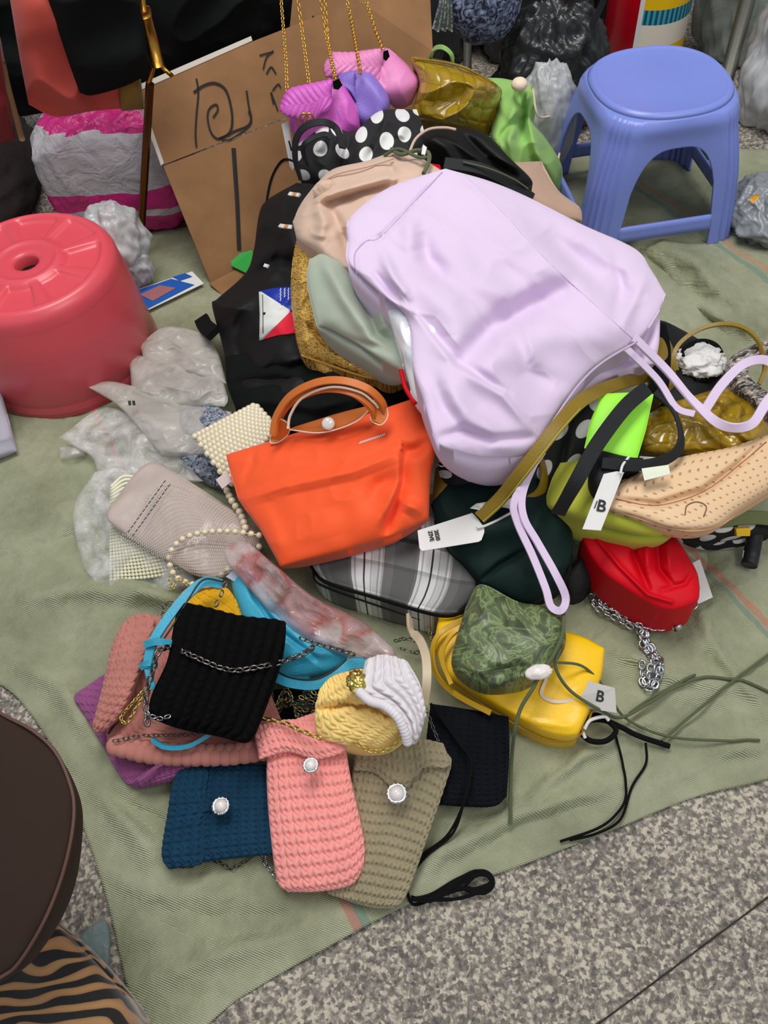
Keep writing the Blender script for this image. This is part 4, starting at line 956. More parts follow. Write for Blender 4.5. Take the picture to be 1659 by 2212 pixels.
# ------------------------------------------------------------------ gold brocade bag, sage bag, beige bag
r = thing('brocade_bag', 'gold and brown brocade bag under the sage canvas bag, left side', 'bag', P(740, 700, .1))
cushion('body', [(640, 520, .235), (720, 520), (800, 560, .25), (880, 700), (885, 815, .175), (840, 828), (780, 815), (720, 792), (652, 772, .15), (640, 735), (628, 640), (632, 560)], [0, 2, 4, 8], M['goldprint'], r, 90, 90, .11, .024,
        creases=[([(660, 690), (655, 730), (668, 760)], .01, 9), ([(640, 560), (650, 620), (645, 680)], .006, 8), ([(700, 740), (780, 790), (860, 815)], -.010, 7), ([(664, 700), (700, 740)], -.012, 6)], wr=(-.006, 10, 41))
tube('bottom_seam', [(652, 768, .158), (720, 792, .17), (780, 812, .175), (840, 824, .18)], 3, M['goldprint'], r)
r = thing('sage_tote', 'sage grey green canvas tote between the brocade bag and lavender tote', 'bag', P(760, 680, .12))
cushion('body', [(668, 560, .27), (720, 540), (800, 570, .275), (860, 680), (888, 812, .235), (840, 790), (780, 750), (712, 712), (684, 706, .235), (668, 640), (662, 600)], [0, 2, 4, 8], M['sage'], r, 80, 80, .09, .02,
        creases=[([(745, 560), (780, 620), (800, 680)], -.020, 12), ([(700, 560), (740, 640), (800, 730)], .010, 16), ([(790, 590), (815, 650), (830, 700)], .012, 14), ([(800, 680), (815, 720), (850, 745)], -.014, 12), ([(700, 710), (760, 740), (860, 760)], -.007, 10)], wr=(.004, 6, 51))
r = thing('beige_tote', 'pale pink beige canvas tote with folded seams at the left of the lavender tote', 'bag', P(760, 450, .15))
cushion('body', [(680, 400, .275), (720, 365), (790, 348), (850, 330), (905, 340), (960, 372, .32), (900, 470), (830, 540), (775, 600, .27), (720, 575), (680, 545), (645, 520), (632, 480, .255), (650, 440)], [0, 5, 8, 12], M['blush'], r, 100, 90, .14, .022,
        creases=[([(690, 430), (720, 415), (800, 395), (900, 365)], .014, 12), ([(700, 445), (760, 425), (850, 400)], -.014, 10), ([(690, 440), (700, 480), (690, 520)], .014, 16), ([(712, 450), (735, 490), (760, 560)], -.014, 12), ([(840, 350), (850, 375), (880, 380)], -.01, 10), ([(730, 500), (760, 470)], .008, 14), ([(650, 520), (700, 545), (760, 590)], .008, 16)], wr=[(.004, 7, 61), (-.003, 10, 62)])
blob('knot', P(704, 415, .298), (.018, .012, .018), M['blush'], r, 4, .1, 4, .1, 5, 40, 30)
tube('hem_seam', [(676, 410, .292), (720, 378, .305), (790, 360, .315), (850, 342, .322)], 2.6, M['blush'], r)

# ------------------------------------------------------------------ shiny floral bag and lavender tote
r = thing('floral_bag', 'shiny white and lilac printed bag under the left edge of the lavender tote', 'bag', P(880, 760, .12))
cushion('body', [(815, 600, .30), (900, 640), (960, 700, .30), (970, 840), (985, 900, .25), (930, 880), (892, 862, .25), (862, 760), (830, 660)], [0, 2, 4, 6], M['iri'], r, 50, 60, .06, .015, wr=(-.006, 9, 71))
tube('red_piping', [(866, 800, .255), (876, 838, .252), (897, 872, .248)], 5, M['red'], r)
r = thing('lavender_tote', 'large pale lavender canvas tote draped over the top of the heap', 'bag', P(1090, 680, .1))
cushion('back_panel', [(1290, 700, .245), (1380, 640), (1426, 690, .23), (1424, 740), (1416, 786, .205), (1330, 812), (1225, 868, .195), (1240, 800)], [0, 2, 4, 6], M['lavender'], r, 50, 40, .05, .008, creases=[([(1290, 800), (1380, 770), (1410, 700)], -.008, 12)], wr=(-.004, 7, 81))
lv = cushion('body', [(962, 364, .345), (1060, 392), (1150, 430), (1260, 486), (1370, 536), (1405, 580), (1438, 636, .25), (1420, 680), (1376, 738), (1300, 782), (1250, 830), (1200, 900), (1156, 968), (1120, 988, .22), (1040, 990), (980, 976), (950, 962), (936, 942, .275), (915, 870), (893, 800), (880, 690), (818, 632), (770, 588), (748, 560), (750, 520), (748, 496), (756, 470, .34), (800, 430), (860, 396)], [0, 6, 13, 17], M['lavender'], r, 150, 150, .15, .022, p=2.5,
        smooth=True, creases=[
        ([(962, 366), (900, 430), (822, 512)], -.005, 5, 'l'), ([(822, 512), (790, 522), (766, 545), (770, 590)], -.004, 5, 'l'),
        ([(1000, 372), (1080, 450), (1180, 560), (1290, 660), (1376, 738)], .012, 70, 't'), ([(1120, 440), (1240, 540), (1330, 620), (1400, 700)], -.010, 30),
        ([(1190, 510), (1260, 580), (1300, 610)], -.014, 22), ([(1400, 590), (1370, 650), (1350, 700)], .010, 13), ([(1330, 560), (1345, 620), (1330, 670)], -.009, 14),
        ([(985, 786), (1060, 710), (1150, 655), (1230, 620)], -.026, 28), ([(985, 786), (1000, 720), (970, 660), (900, 610)], .016, 36), ([(1000, 810), (1100, 760), (1200, 730), (1330, 720)], .015, 46),
        ([(905, 500), (925, 560), (960, 600)], -.013, 20), ([(880, 470), (900, 540)], .012, 24), ([(960, 540), (1020, 600), (1100, 640)], .009, 30),
        ([(900, 680), (985, 786), (1090, 850), (1155, 930)], -.014, 20, 's'), ([(960, 830), (1010, 900), (1090, 960)], .013, 26), ([(1030, 780), (1090, 840), (1140, 900)], .008, 18), ([(1115, 720), (1140, 800), (1200, 830)], -.008, 18),
        ([(940, 950), (1000, 930), (1060, 950), (1150, 945)], -.016, 11), ([(830, 560), (850, 600), (880, 640)], .013, 12), ([(810, 590), (835, 620), (860, 650)], -.010, 8), ([(940, 820), (960, 880), (1000, 930)], -.009, 18)],
        wr=[(.005, 3.5, 85), (-.0022, 9, 86)])
tube('side_seam', on_path([(955, 372), (900, 430), (822, 512), (792, 520), (768, 545), (766, 570), (772, 590)], lv, .0005, 40), 1.8, M['lavdark'], r, world=True, smooth=False)
tube('bottom_fold', on_path([(1004, 378), (1080, 452), (1180, 560), (1290, 662), (1370, 734)], lv, .0003, 40), 1.3, M['lavender'], r, world=True, smooth=False)
tube('mouth_hem', [(1376, 738, .268), (1300, 784, .262), (1250, 832, .254), (1200, 902, .244), (1158, 968, .232)], 2.6, M['lavdark'], r)
band('handle', [(1370, 730, .26), (1440, 800, .22), (1500, 870, .205), (1560, 918, .20), (1620, 918, .20), (1655, 870, .21), (1690, 820, .21), (1660, 780, .21), (1610, 785, .215), (1560, 830, .21), (1520, 890, .20)], 21, M['lavender'], r, th=.004, per=14, tw=[(.2, -.4, .9), (.5, -.5, .8), (-.3, -.8, .3), (0, -.3, 1), (-.2, -.8, .5), (0, -.4, .9), (0, -.6, .8)])
band('handle', [(1352, 752, .255), (1420, 820, .22), (1460, 880, .20), (1500, 895, .198)], 15, M['lavender'], r, th=.004)
band('handle', [(1160, 972, .215), (1140, 1030, .20), (1110, 1085, .19), (1118, 1130, .175), (1150, 1200, .155), (1178, 1270, .14), (1190, 1310, .13), (1212, 1318, .128), (1222, 1290, .135), (1200, 1240, .15), (1160, 1170, .165), (1132, 1120, .18), (1128, 1070, .192), (1150, 1010, .205), (1172, 975, .212)], 17, M['lavender'], r, th=.004, per=12,
     tw=[(.5, -.3, .8), (.2, -.5, .8), (0, -.5, .8), (0, -.4, .9), (-.4, -.7, .4), (.2, -.4, .9), (.1, -.5, .8), (.4, -.3, .8)])
# ------------------------------------------------------------------ orange handbag
r = thing('handbag', 'bright orange foldable nylon handbag with tan leather handles', 'handbag', P(720, 1050, .03))
ob = cushion('body', [(488, 982, .125), (560, 960), (640, 935), (760, 905), (893, 861, .2), (925, 915), (942, 950, .19), (930, 1040), (926, 1122, .135), (850, 1160), (740, 1192), (606, 1226, .095), (560, 1140), (515, 1080, .11), (500, 1030)], [0, 4, 8, 11], M['orange'], r, 110, 90, .05, .02, smooth=[False, True, False, False],
        creases=[([(510, 1086), (620, 1050), (760, 1020), (868, 976)], .0075, 20, 't'), ([(868, 976), (865, 1040), (845, 1100), (830, 1160)], -.016, 16, 's'), ([(868, 976), (900, 972), (938, 948)], -.012, 14), ([(868, 1085), (900, 1100), (926, 1122)], .014, 20, 't'), ([(868, 1080), (840, 1120), (828, 1158)], -.016, 12), ([(548, 966), (545, 1000), (524, 1040)], -.007, 8), ([(800, 1080), (820, 1050), (860, 1030)], -.01, 20), ([(606, 1226), (600, 1180), (570, 1100)], .004, 18), ([(700, 1100), (720, 1160)], .003, 30)], wr=[(.0025, 6, 91), (-.0015, 10, 92)], rim=.4)
hn = [(-.2, -.75, .6), (0, -.5, .85), (.2, -.75, .6)]
band('handle', [(600, 935, 0.172), (608, 895, 0.197), (640, 862, 0.227), (700, 842, 0.247), (760, 850, 0.252), (800, 880, 0.237), (812, 915, 0.212)], 13, M['tan'], r, th=.006, tw=[(-.9, -.2, .4), (-.2, -.6, .8), (.9, -.2, .4)])
band('handle', [(590, 940, 0.182), (598, 900, 0.202), (628, 856, 0.232), (680, 828, 0.257), (735, 822, 0.267), (790, 838, 0.262), (822, 866, 0.242), (832, 895, 0.222)], 17, M['tan'], r, th=.006, tw=[(-.7, -.5, .6), (-.1, -.5, .85), (.7, -.5, .6)])
tube('handle_edge', [(622, 925, 0.194), (628, 895, 0.210), (655, 858, 0.235), (715, 836, 0.258), (775, 846, 0.258), (806, 868, 0.244), (816, 880, 0.234)], 3.2, M['cream'], r)
for pts in ([(598, 905, 0.197), (622, 915, 0.192), (624, 935, 0.172), (604, 954, 0.162), (586, 957, 0.159), (584, 946, 0.163), (592, 930, 0.177)], [(802, 868, 0.237), (826, 868, 0.237), (838, 890, 0.227), (834, 908, 0.222), (822, 918, 0.218), (806, 912, 0.218), (800, 900, 0.225)]):
    W = [P(*q) for q in pts]; Wc = catmull(W, 4, True)
    slab('handle_tab', list(Wc), .003, M['tan'], r, world=True)
    tube('tab_edge', list(Wc)+[Wc[0]], 1.3, M['cream'], r, world=True, smooth=False)
fl = [(626, 926, 0.180), (680, 908, 0.194), (740, 890, 0.208), (802, 876, 0.220), (800, 886, 0.218), (770, 908, 0.206), (720, 926, 0.194), (680, 932, 0.186), (640, 930, 0.180)]
Wc = catmull([P(*q) for q in fl], 3, True); slab('leather_flap', list(Wc), .003, M['tan'], r, world=True)
tube('flap_edge', [(626, 928, 0.183), (680, 935, 0.189), (722, 929, 0.198), (770, 910, 0.210), (802, 882, 0.222)], 1.8, M['cream'], r)
bt = P(709, 915, 0.204); blob('snap_button', bt, (.0085, .0085, .004), M['pearlw'], r, 1, 0, 1, 0, 1, 32, 20, tilt=(math.radians(40), 'X'))
lp = lambda x, y: (x, y, .1755+(x-800)*.00009-(y-945)*.0002)
band('white_print', [on(776+k*1.3, 957-k*.44+2.6*math.sin(k*1.9), ob, .0012) for k in range(44)], 1.5, M['white'], r, th=.0005, per=2, world=True)

# ------------------------------------------------------------------ plastic bags, pearls, lace on the left
def film(name, label, pts, corners, mat, seed, amp=.012, th=.012, cat='plastic bag', bulge=.012, cr=()):
    o = cushion(name, pts, corners, mat, None, 70, 70, th, bulge, wr=[(amp*.8, 5, seed), (-amp*.45, 9, seed), (-amp*.15, 20, seed+2)], creases=cr)
    tag(o, label, cat); return o
film('plastic_bag', 'milky clear plastic bag lying highest, touching the black backpack', [(300, 745, .05), (360, 705), (440, 720, .06), (470, 760), (490, 830, .05), (420, 810), (310, 770, .05)], [0, 2, 4, 6], M['milky'], 3)
film('plastic_bag', 'milky clear plastic bag in the middle of the stack beside the pink stool', [(276, 768, .045), (340, 772), (478, 808, .055), (492, 860), (485, 878, .045), (380, 876), (284, 848, .04), (282, 810)], [0, 2, 4, 6], M['milky'], 5)
film('plastic_bag', 'milky plastic bag with small black print and pointed corner, below the pink stool', [(190, 836, .055), (250, 825), (400, 870), (500, 890, .04), (470, 950), (440, 985), (350, 984, .03), (320, 950), (260, 880)], [0, 3, 6, 7], M['milky'], 7, .008)
for k in (0, 9): slab('small_black_print', [(276+k, 866, .0735), (282+k, 865, .0735), (284+k, 875, .0715), (278+k, 876, .0715)], .0003, M['ink'], bpy.data.objects['plastic_bag.002'])
film('plastic_wrap', 'thin clear crinkled wrap with an oblong tail over the green sheet', [(128, 945, .03), (230, 880), (330, 930), (390, 985, .03), (420, 1010), (440, 1040, .02), (330, 1040), (215, 1045, .02), (200, 990), (160, 965)], [0, 3, 5, 7], M['film'], 9)
film('plastic_wrap', 'clear crackling wrap around the cream beaded pouch at the lower left', [(205, 1020, .045), (260, 1010), (330, 1080), (360, 1150, .05), (420, 1250), (410, 1262, .015), (300, 1300), (225, 1290, .012), (180, 1220), (158, 1100)], [0, 3, 5, 7], M['film'], 11, .014)
o = film('plastic_scrap', 'small grey clear plastic scrap on the green sheet below the pink stool', [(128, 965, .01), (190, 960, .012), (182, 985, .01), (130, 992, .01)], [0, 1, 2, 3], M['film'], 19, .004, .004)
film('plastic_scrap', 'small bluish clear plastic scrap on the stone beside the tiger print cloth', [(170, 2020, .012), (225, 1985), (240, 2040, .012), (236, 2110, .008), (200, 2090), (176, 2060, .01)], [0, 2, 3, 5], clearfilm('bluish_film', (130, 150, 150), .4, .8), 23, .006, .006)
# cream beaded pouch
r = thing('beaded_pouch', 'cream beaded pouch in clear wrap, left of the pearl necklace strap', 'pouch', P(310, 1150, .01))
cushion('body', [(242, 1050, .035), (265, 1030), (290, 1030, .035), (330, 1100), (400, 1180), (425, 1225, .022), (330, 1245), (240, 1252, .012), (240, 1150)], [0, 2, 5, 7], M['beadcream'], r, 50, 50, .02, .01)
# rows of beads
S = coons([(242, 1050, .046), (265, 1030), (290, 1030, .046), (330, 1100), (400, 1180), (425, 1225, .032), (330, 1245), (240, 1252, .022), (240, 1150)], [0, 2, 5, 7], 24, 30)
E_ = lambda n: (1-np.abs(2*np.linspace(0, 1, n)-1)**3)
W = U(S[..., 0], S[..., 1], S[..., 2]+.006*(E_(24)[None]*E_(30)[:, None])**.5)
pr = []
for i in range(30):
    for j in range(24):
        q = W[i, j]; pr.append((q+ICO1[0]*.0031, ICO1[1]))
V, F_ = join_meshes(pr); o = mesh_obj('beads', V, F_, M['beadcream'], r); o['kind'] = 'stuff'
# milky bag with printed rows lying on it
r = thing('striped_clear_bag', 'milky clear bag with rows of fine dashes lying over the cream beaded pouch', 'plastic bag', P(380, 1100, .03))
cushion('film', [(235, 1095, .07), (320, 1000), (400, 1035), (470, 1080), (520, 1110, .06), (560, 1160), (560, 1220, .045), (470, 1250), (400, 1230, .045), (330, 1190), (238, 1130)], [0, 4, 6, 8], clearfilm('milky_rose_film', (206, 190, 182), .62, .9, 8, .25, 22), r, 70, 60, .012, .016, wr=(-.004, 6, 61))
S = coons([(262, 1160, .085), (345, 1050), (440, 1072), (520, 1118, .078), (550, 1180), (545, 1225, .062), (440, 1245), (380, 1218, .062), (320, 1190)], [0, 3, 5, 7], 46, 26)
W = U(S[..., 0], S[..., 1], S[..., 2]+.012*(E_(46)[None]*E_(26)[:, None])**.5-.002)
pr = []
for i in range(26):
    for j in range(46):
        q = W[i, j]; pr.append((q+ICO1[0]*np.array([.0007, .0018, .0006]), ICO1[1]))
V, F_ = join_meshes(pr); o = mesh_obj('dash_rows', V, F_, plastic('pale_dashes', (214, 202, 192), .3), r); o['kind'] = 'stuff'
for k in range(2):
    for t in range(13):
        x, y = 262+(345-262)*t/13+k*10+14, 1150-(1150-1035)*t/13+k*8
        band('dark_dash', [(x, y, .088), (x+5, y-6, .088)], 2, M['ink'], r, th=.0004, per=2)
# lace
for lab, pts, cs in (('blue grey lace pouch corner above the pearl pouch', [(385, 880, .035), (450, 872), (490, 890, .04), (500, 930, .04), (440, 960, .03), (395, 930)], [0, 2, 3, 4]), ('blue grey lace pouch edge below the pearl pouch', [(384, 985, .03), (430, 960), (455, 980, .035), (490, 1030), (492, 1062, .02), (450, 1045), (405, 1010, .02)], [0, 2, 4, 6])):
    o = cushion('lace_pouch', pts, cs, M['lace'], None, 80, 60, .02, .012, wr=[(-.003, 40, 4), (-.003, 20, 9)]); tag(o, lab, 'pouch')
# pearl pouch: every pearl its own object
r = thing('pearl_pouch', 'ivory pouch made of rows of round pearls tucked behind the orange handbag', 'pouch', P(510, 960, .05))
q0, q1, q2, q3 = (424, 945, .085), (553, 878, .115), (596, 925, .13), (500, 1050, .075)
cushion('lining', [q0, q1, q2, q3], [0, 1, 2, 3], plastic('pearl_lining', (186, 160, 112), .6), r, 12, 12, .03, -.002, smooth=False)
me = bpy.data.meshes.new('pearl'); me.from_pydata([tuple(v*.0053) for v in ICO2[0]], [], ICO2[1]); me.materials.append(M['pearl'])
me.polygons.foreach_set('use_smooth', np.full(len(me.polygons), True))
def put_pearl(parent, W, s=1.0):
    o = bpy.data.objects.new('pearl', me); COL.objects.link(o); o.parent = parent
    off = np.array(parent.location) if parent.parent is None else np.array(parent.location)+np.array(parent.parent.location)
    o.location = Vector(W-off); o.scale = (s, s, s)
c0, c1, c2, c3 = [P(*q) for q in (q0, q1, q2, q3)]
nu_, nv_ = 15, 12
for i in range(nv_):
    for j in range(nu_):
        u_ = (j+.5*(i % 2))/(nu_-.5); v_ = i/(nv_-1)
        W = (1-v_)*((1-u_)*c0+u_*c1)+v_*((1-u_)*c3+u_*c2)
        put_pearl(r, W+np.array([0, -.003, .006]))
slab('swing_tag', [(466, 1036, .10), (490, 1018, .105), (500, 1040, .10), (480, 1056, .095)], .001, plastic('pinkish_card', (206, 186, 184), .6), r)
# pearl chain strap
pa = path3([(560, 1156, .09), (500, 1148, .095), (440, 1150, .09), (395, 1164, .085), (370, 1190, .075), (366, 1215, .065), (380, 1245, .055), (415, 1262, .05), (450, 1262, .05), (480, 1240, .055), (510, 1215, .06), (540, 1190, .065), (560, 1180, .07)], per=14)
r2 = thing('pearl_strap', 'looped string of pearls lying on the milky clear bag', 'necklace', pa[20])
n_ = int(np.linalg.norm(np.diff(pa, axis=0), axis=1).sum()/.0104)
for q in resample(pa, n_): put_pearl(r2, q, .85)
tube('string', list(pa), 1.2, M['palegold'], r2, world=True, smooth=False)
pa = path3([(486, 1050, .07), (500, 1080, .075), (520, 1110, .075), (530, 1140, .08)], per=10)
for q in resample(pa, 9): put_pearl(r2, q)

# ------------------------------------------------------------------ plaid bag, dark green bag
r = thing('plaid_bag', 'grey white and black plaid bag with black piping under the orange handbag', 'bag', P(850, 1260, .01))
cushion('body', [(660, 1070, .085), (760, 1050), (900, 1060), (1040, 1100, .09), (1042, 1180), (1030, 1260), (1012, 1298), (985, 1324, .07), (930, 1322), (800, 1284), (725, 1262), (690, 1246, .065), (670, 1214), (662, 1150)], [0, 3, 7, 11], M['plaid'], r, 90, 90, .03, .010, wall=.055)
tube('piping', [(664, 1190, .07), (674, 1224, .068), (692, 1250, .067), (725, 1266, .067), (800, 1288, .069), (930, 1326, .071), (985, 1328, .071), (1014, 1302, .072), (1033, 1262, .075), (1044, 1180, .085)], 3.8, M['deep'], r)
tube('zip_line', [(676, 1236, .06), (690, 1262, .05), (780, 1296, .045), (920, 1340, .04), (990, 1345, .04), (1024, 1310, .05)], 2.6, M['webbing'], r)
r = thing('green_bag', 'very dark green nylon bag under the pale lavender handle', 'bag', P(1100, 1200, .02))
cushion('body', [(930, 1090, .12), (1000, 1010), (1060, 985, .15), (1140, 1000), (1200, 1060, .13), (1228, 1120), (1240, 1200), (1210, 1270, .07), (1140, 1305), (1080, 1285), (1040, 1265, .085), (1000, 1215), (960, 1170)], [0, 2, 7, 10], M['darkgreen'], r, 80, 80, .07, .02,
        creases=[([(1030, 1262), (1080, 1220), (1150, 1180)], -.010, 6), ([(960, 1170), (1040, 1262)], .004, 10), ([(1000, 1100), (1060, 1140), (1150, 1130)], .01, 30), ([(1150, 1230), (1180, 1260)], -.008, 14)], wr=(-.005, 6, 93), floor=.01)
tube('zip_piping', [(1040, 1268, .088), (1085, 1290, .085), (1140, 1306, .08), (1195, 1290, .075), (1228, 1240, .09), (1232, 1180, .10)], 4, M['deep'], r)
blob('strap_ring', P(1072, 1288, .07), (.012, .014, .02), M['darkedge'], r, 5, .02, 3, 0)

# ------------------------------------------------------------------ right front of the heap
r = thing('polka_dot_bag', 'black polka dot bag at the front of the heap behind the mustard strap', 'bag', P(1180, 960, .05))
cushion('body', [(960, 960, .16), (1100, 930), (1200, 850), (1300, 846, .17), (1296, 900), (1260, 980), (1215, 1080, .11), (1150, 1100), (1050, 1080), (960, 1060, .12), (945, 1000)], [0, 3, 6, 9], M['polka2'], r, 70, 60, .1, .016, creases=[([(1230, 860), (1225, 940), (1200, 1060)], -.014, 8), ([(1000, 980), (1060, 1020), (1160, 1040)], .008, 16)], wr=(-.005, 6, 95))
tube('metal_ring', [(946, 985, .165), (946, 1004, .16), (962, 1006, .16), (968, 990, .162)], 1.8, M['silver'], r)
r = thing('mustard_scrap_bag', 'small mustard leather bag edge in the gap right of the orange handbag', 'bag', P(965, 1050, .06))
cushion('body', [(940, 1010, .125), (985, 1005, .13), (1000, 1020), (960, 1075, .12), (932, 1100, .11)], [0, 1, 3, 4], M['mustard'], r, 20, 20, .05, .01)
r = thing('lime_bag', 'yellow green soft bag sandwiched under the perforated beige bag', 'bag', P(1300, 1100, .03))
cushion('body', [(1210, 1000, .16), (1300, 990), (1400, 1020, .155), (1440, 1080), (1476, 1136, .14), (1440, 1156), (1380, 1156), (1300, 1138), (1215, 1116, .13), (1180, 1090), (1190, 1040)], [0, 2, 4, 8], M['lime'], r, 60, 50, .07, .02, wr=(.003, 6, 97), floor=.02)
r = thing('mustard_bag', 'wrinkled mustard crocodile-pattern leather bag near the right edge', 'bag', P(1500, 900, .05))
cushion('body', [(1390, 900, .15), (1470, 860), (1580, 830, .14), (1640, 850), (1680, 900, .12), (1670, 950), (1600, 980, .13), (1480, 985), (1390, 985, .13), (1376, 950)], [0, 2, 4, 8], M['croc'], r, 70, 50, .1, .028,
        creases=[([(1560, 860), (1540, 920), (1580, 960)], -.014, 9), ([(1600, 870), (1590, 920), (1620, 960)], .012, 10), ([(1500, 900), (1560, 950), (1600, 970)], .01, 12), ([(1470, 870), (1520, 890), (1560, 880)], -.01, 12)], wr=(-.005, 9, 99))
cushion('side_panel', [(1420, 700, .16), (1440, 720), (1470, 790, .15), (1460, 830), (1430, 860, .16), (1405, 800, .18)], [0, 2, 4, 5], M['mustard'], r, 20, 20, .08, .012)
slab('white_zip_tape', [(1382, 985, .15), (1445, 990, .145), (1448, 1000, .145), (1378, 998, .148)], .002, M['white'], r)
band('strap_loop', [(1462, 800, .18), (1456, 770, .19), (1470, 740, .20), (1510, 712, .21), (1560, 700, .215), (1605, 708, .21), (1636, 735, .20), (1650, 770, .185)], 9, M['mustard'], r, th=.004, tw=[(-.6, -.6, .5), (0, -.3, 1), (.7, -.5, .4)])
band('strap_loop', [(1640, 830, .16), (1652, 800, .17), (1650, 770, .185)], 9, M['mustard'], r, th=.004)
r = thing('mustard_strap', 'long mustard leather strap with white price tag running below the lavender tote', 'strap', P(1150, 950, .15))
band('strap', [(1440, 800, .165), (1360, 822, .19), (1290, 846, .225), (1246, 874, .245), (1196, 930, .245), (1134, 1010, .22), (1082, 1075, .18), (1036, 1118, .155)], 31, M['mustard'], r, th=.004, per=14, tw=[(0, -.7, .7), (.1, -.5, .8), (.3, -.3, .85), (.3, -.3, .85)])
band('strap', [(1036, 1122, .145), (1070, 1110, .14), (1120, 1090, .14), (1160, 1070, .145), (1175, 1040, .15), (1172, 1000, .155), (1160, 980, .16)], 24, M['mustard'], r, th=.004, per=12, tw=[(-.3, -.9, .4), (0, -.8, .6), (.7, -.5, .5), (.9, -.3, .4)])
for off_, nm in ((11, 'stitching'), (-11, 'stitching')):
    pts = [(1290, 846), (1246, 874), (1196, 930), (1134, 1010), (1082, 1075), (1036, 1118)]
    zz_ = [.2285, .2485, .2485, .2235, .1835, .1585]
    out = []
    for i, (x, y) in enumerate(pts):
        a = pts[max(i-1, 0)]; b_ = pts[min(i+1, 5)]; dx, dy = b_[0]-a[0], b_[1]-a[1]; l_ = math.hypot(dx, dy)
        out.append((x-dy/l_*off_, y+dx/l_*off_, zz_[i]))
    tube(nm, out[1:], .8, M['lime'], r)
tg = [(902, 1146, .135), (1020, 1108, .150), (1046, 1134, .148), (1046, 1150, .146), (1040, 1166, .144), (1034, 1170, .143), (912, 1190, .130), (906, 1184, .13)]
tg_ = slab('swing_tag', tg, .0012, M['white'], r)
text_on('ZIVE', 'tag_lettering', 931, 1158, 77, 9, M['ink'], r, tg_, .0002)
text_on('2020', 'tag_lettering', 944, 1156, 77, 9, M['ink'], r, tg_, .0002)
tube('tag_loop', [(1030, 1140, .150), (1050, 1135, .150), (1085, 1118, .150), (1110, 1100, .152), (1060, 1090, .165), (1030, 1096, .162)], 3, M['white'], r)
slab('white_label', [(1030, 1088, .175), (1112, 1075, .16), (1100, 1092, .158), (1050, 1104, .162), (1016, 1098, .168)], .001, M['white'], r)
# neon card in black webbing
r = thing('neon_pouch', 'neon green flat pouch between black straps at the right of the heap', 'pouch', P(1330, 920, .12))
cushion('body', [(1296, 858, .215), (1310, 850), (1395, 846, .215), (1412, 852), (1395, 930), (1374, 1000, .195), (1320, 985), (1262, 968, .20), (1275, 910)], [0, 2, 5, 7], M['neon'], r, 40, 40, .02, .008, smooth=False)
slab('neon_corner', [(1268, 1000, .15), (1284, 990, .155), (1274, 1012, .15)], .002, M['neon'], r)
r = thing('black_strap_bag', 'black bag with wide webbing straps crossing the neon green pouch', 'bag', P(1300, 1000, .08))
cushion('body', [(1280, 960, .20), (1340, 980), (1390, 990, .195), (1385, 1005), (1350, 1012, .19), (1330, 1060, .185), (1300, 1080, .18), (1272, 1030)], [0, 2, 4, 6], M['black'], r, 30, 30, .06, .01)
band('strap', [(1398, 838, .235), (1350, 880, .24), (1290, 960, .23), (1245, 1040, .21), (1205, 1110, .165)], 34, M['webbing'], r, th=.004, tw=[(.3, -.4, .85), (.3, -.3, .85)])
band('strap', [(1415, 846, .21), (1450, 880, .20), (1470, 930, .20), (1466, 970, .20), (1430, 996, .20), (1370, 1006, .205), (1300, 1000, .21)], 24, M['webbing'], r, th=.004, per=12, tw=[(.6, -.4, .7), (.8, -.3, .5), (.2, -.7, .6), (0, -.6, .8)])
band('strap', [(1420, 700, .17), (1430, 760, .17), (1425, 830, .19), (1415, 850, .205)], 40, M['deep'], r, th=.004)
st_ = [(1312, 1022, .205), (1332, 1018, .207), (1348, 1020, .206), (1298, 1146, .175), (1258, 1143, .172), (1304, 1024, .204)]
tg_ = slab('swing_tag', st_, .0012, M['white'], r)
tube('tag_string', [(1340, 1024, .21), (1345, 1005, .212), (1358, 988, .205)], 3, M['white'], r)
text_on('B', 'tag_lettering', 1299, 1094, 12, 26, M['ink'], r, tg_, .0003)
band('tag_print_line', [on(1290, 1082, tg_, .001), on(1284, 1098, tg_, .001)], 2, M['ink'], r, th=.0004, per=2, world=True)
# perforated beige bag
r = thing('perforated_bag', 'beige perforated leather bag with curved edge at the right', 'bag', P(1480, 1050, .06))
pf = cushion('body', [(1345, 1040, .175), (1400, 1010), (1480, 985), (1580, 965), (1700, 925, .16), (1720, 990), (1700, 1040, .14), (1600, 1100), (1550, 1135), (1500, 1146, .165), (1440, 1138), (1380, 1118), (1300, 1092, .17), (1318, 1060)], [0, 4, 6, 9], M['perf'], r, 90, 60, .05, .018,
        creases=[([(1330, 1080), (1420, 1090), (1520, 1060), (1600, 1000), (1640, 960)], -.012, 8)], floor=.03)
tube('piping', [(1300, 1094, .17), (1380, 1120, .168), (1440, 1139, .166), (1500, 1147, .165), (1555, 1135, .158), (1605, 1099, .15), (1700, 1040, .14)], 3, plastic('beige_piping', (196, 150, 112), .5), r)
tube('seam', on_path([(1330, 1078), (1420, 1092), (1520, 1062), (1600, 1002), (1655, 955)], pf, .0005, 30), 1.6, plastic('brown_seam', (150, 100, 70), .6), r, world=True, smooth=False)
tube('snap_loop', on_path([(1480, 1112), (1484, 1092), (1506, 1084), (1526, 1094), (1520, 1116)], pf, .001, 16), 1.2, plastic('brown_seam_b', (120, 80, 58), .6), r, world=True, smooth=False)
slab('pale_label', [(1386, 1012, .205), (1444, 1004, .206), (1448, 1024, .203), (1392, 1038, .200)], .0012, plastic('pale_label', (222, 226, 206), .6), r)
r = thing('black_pouch', 'black bag with crumpled white tissue inside near the right edge', 'bag', P(1510, 790, .05))
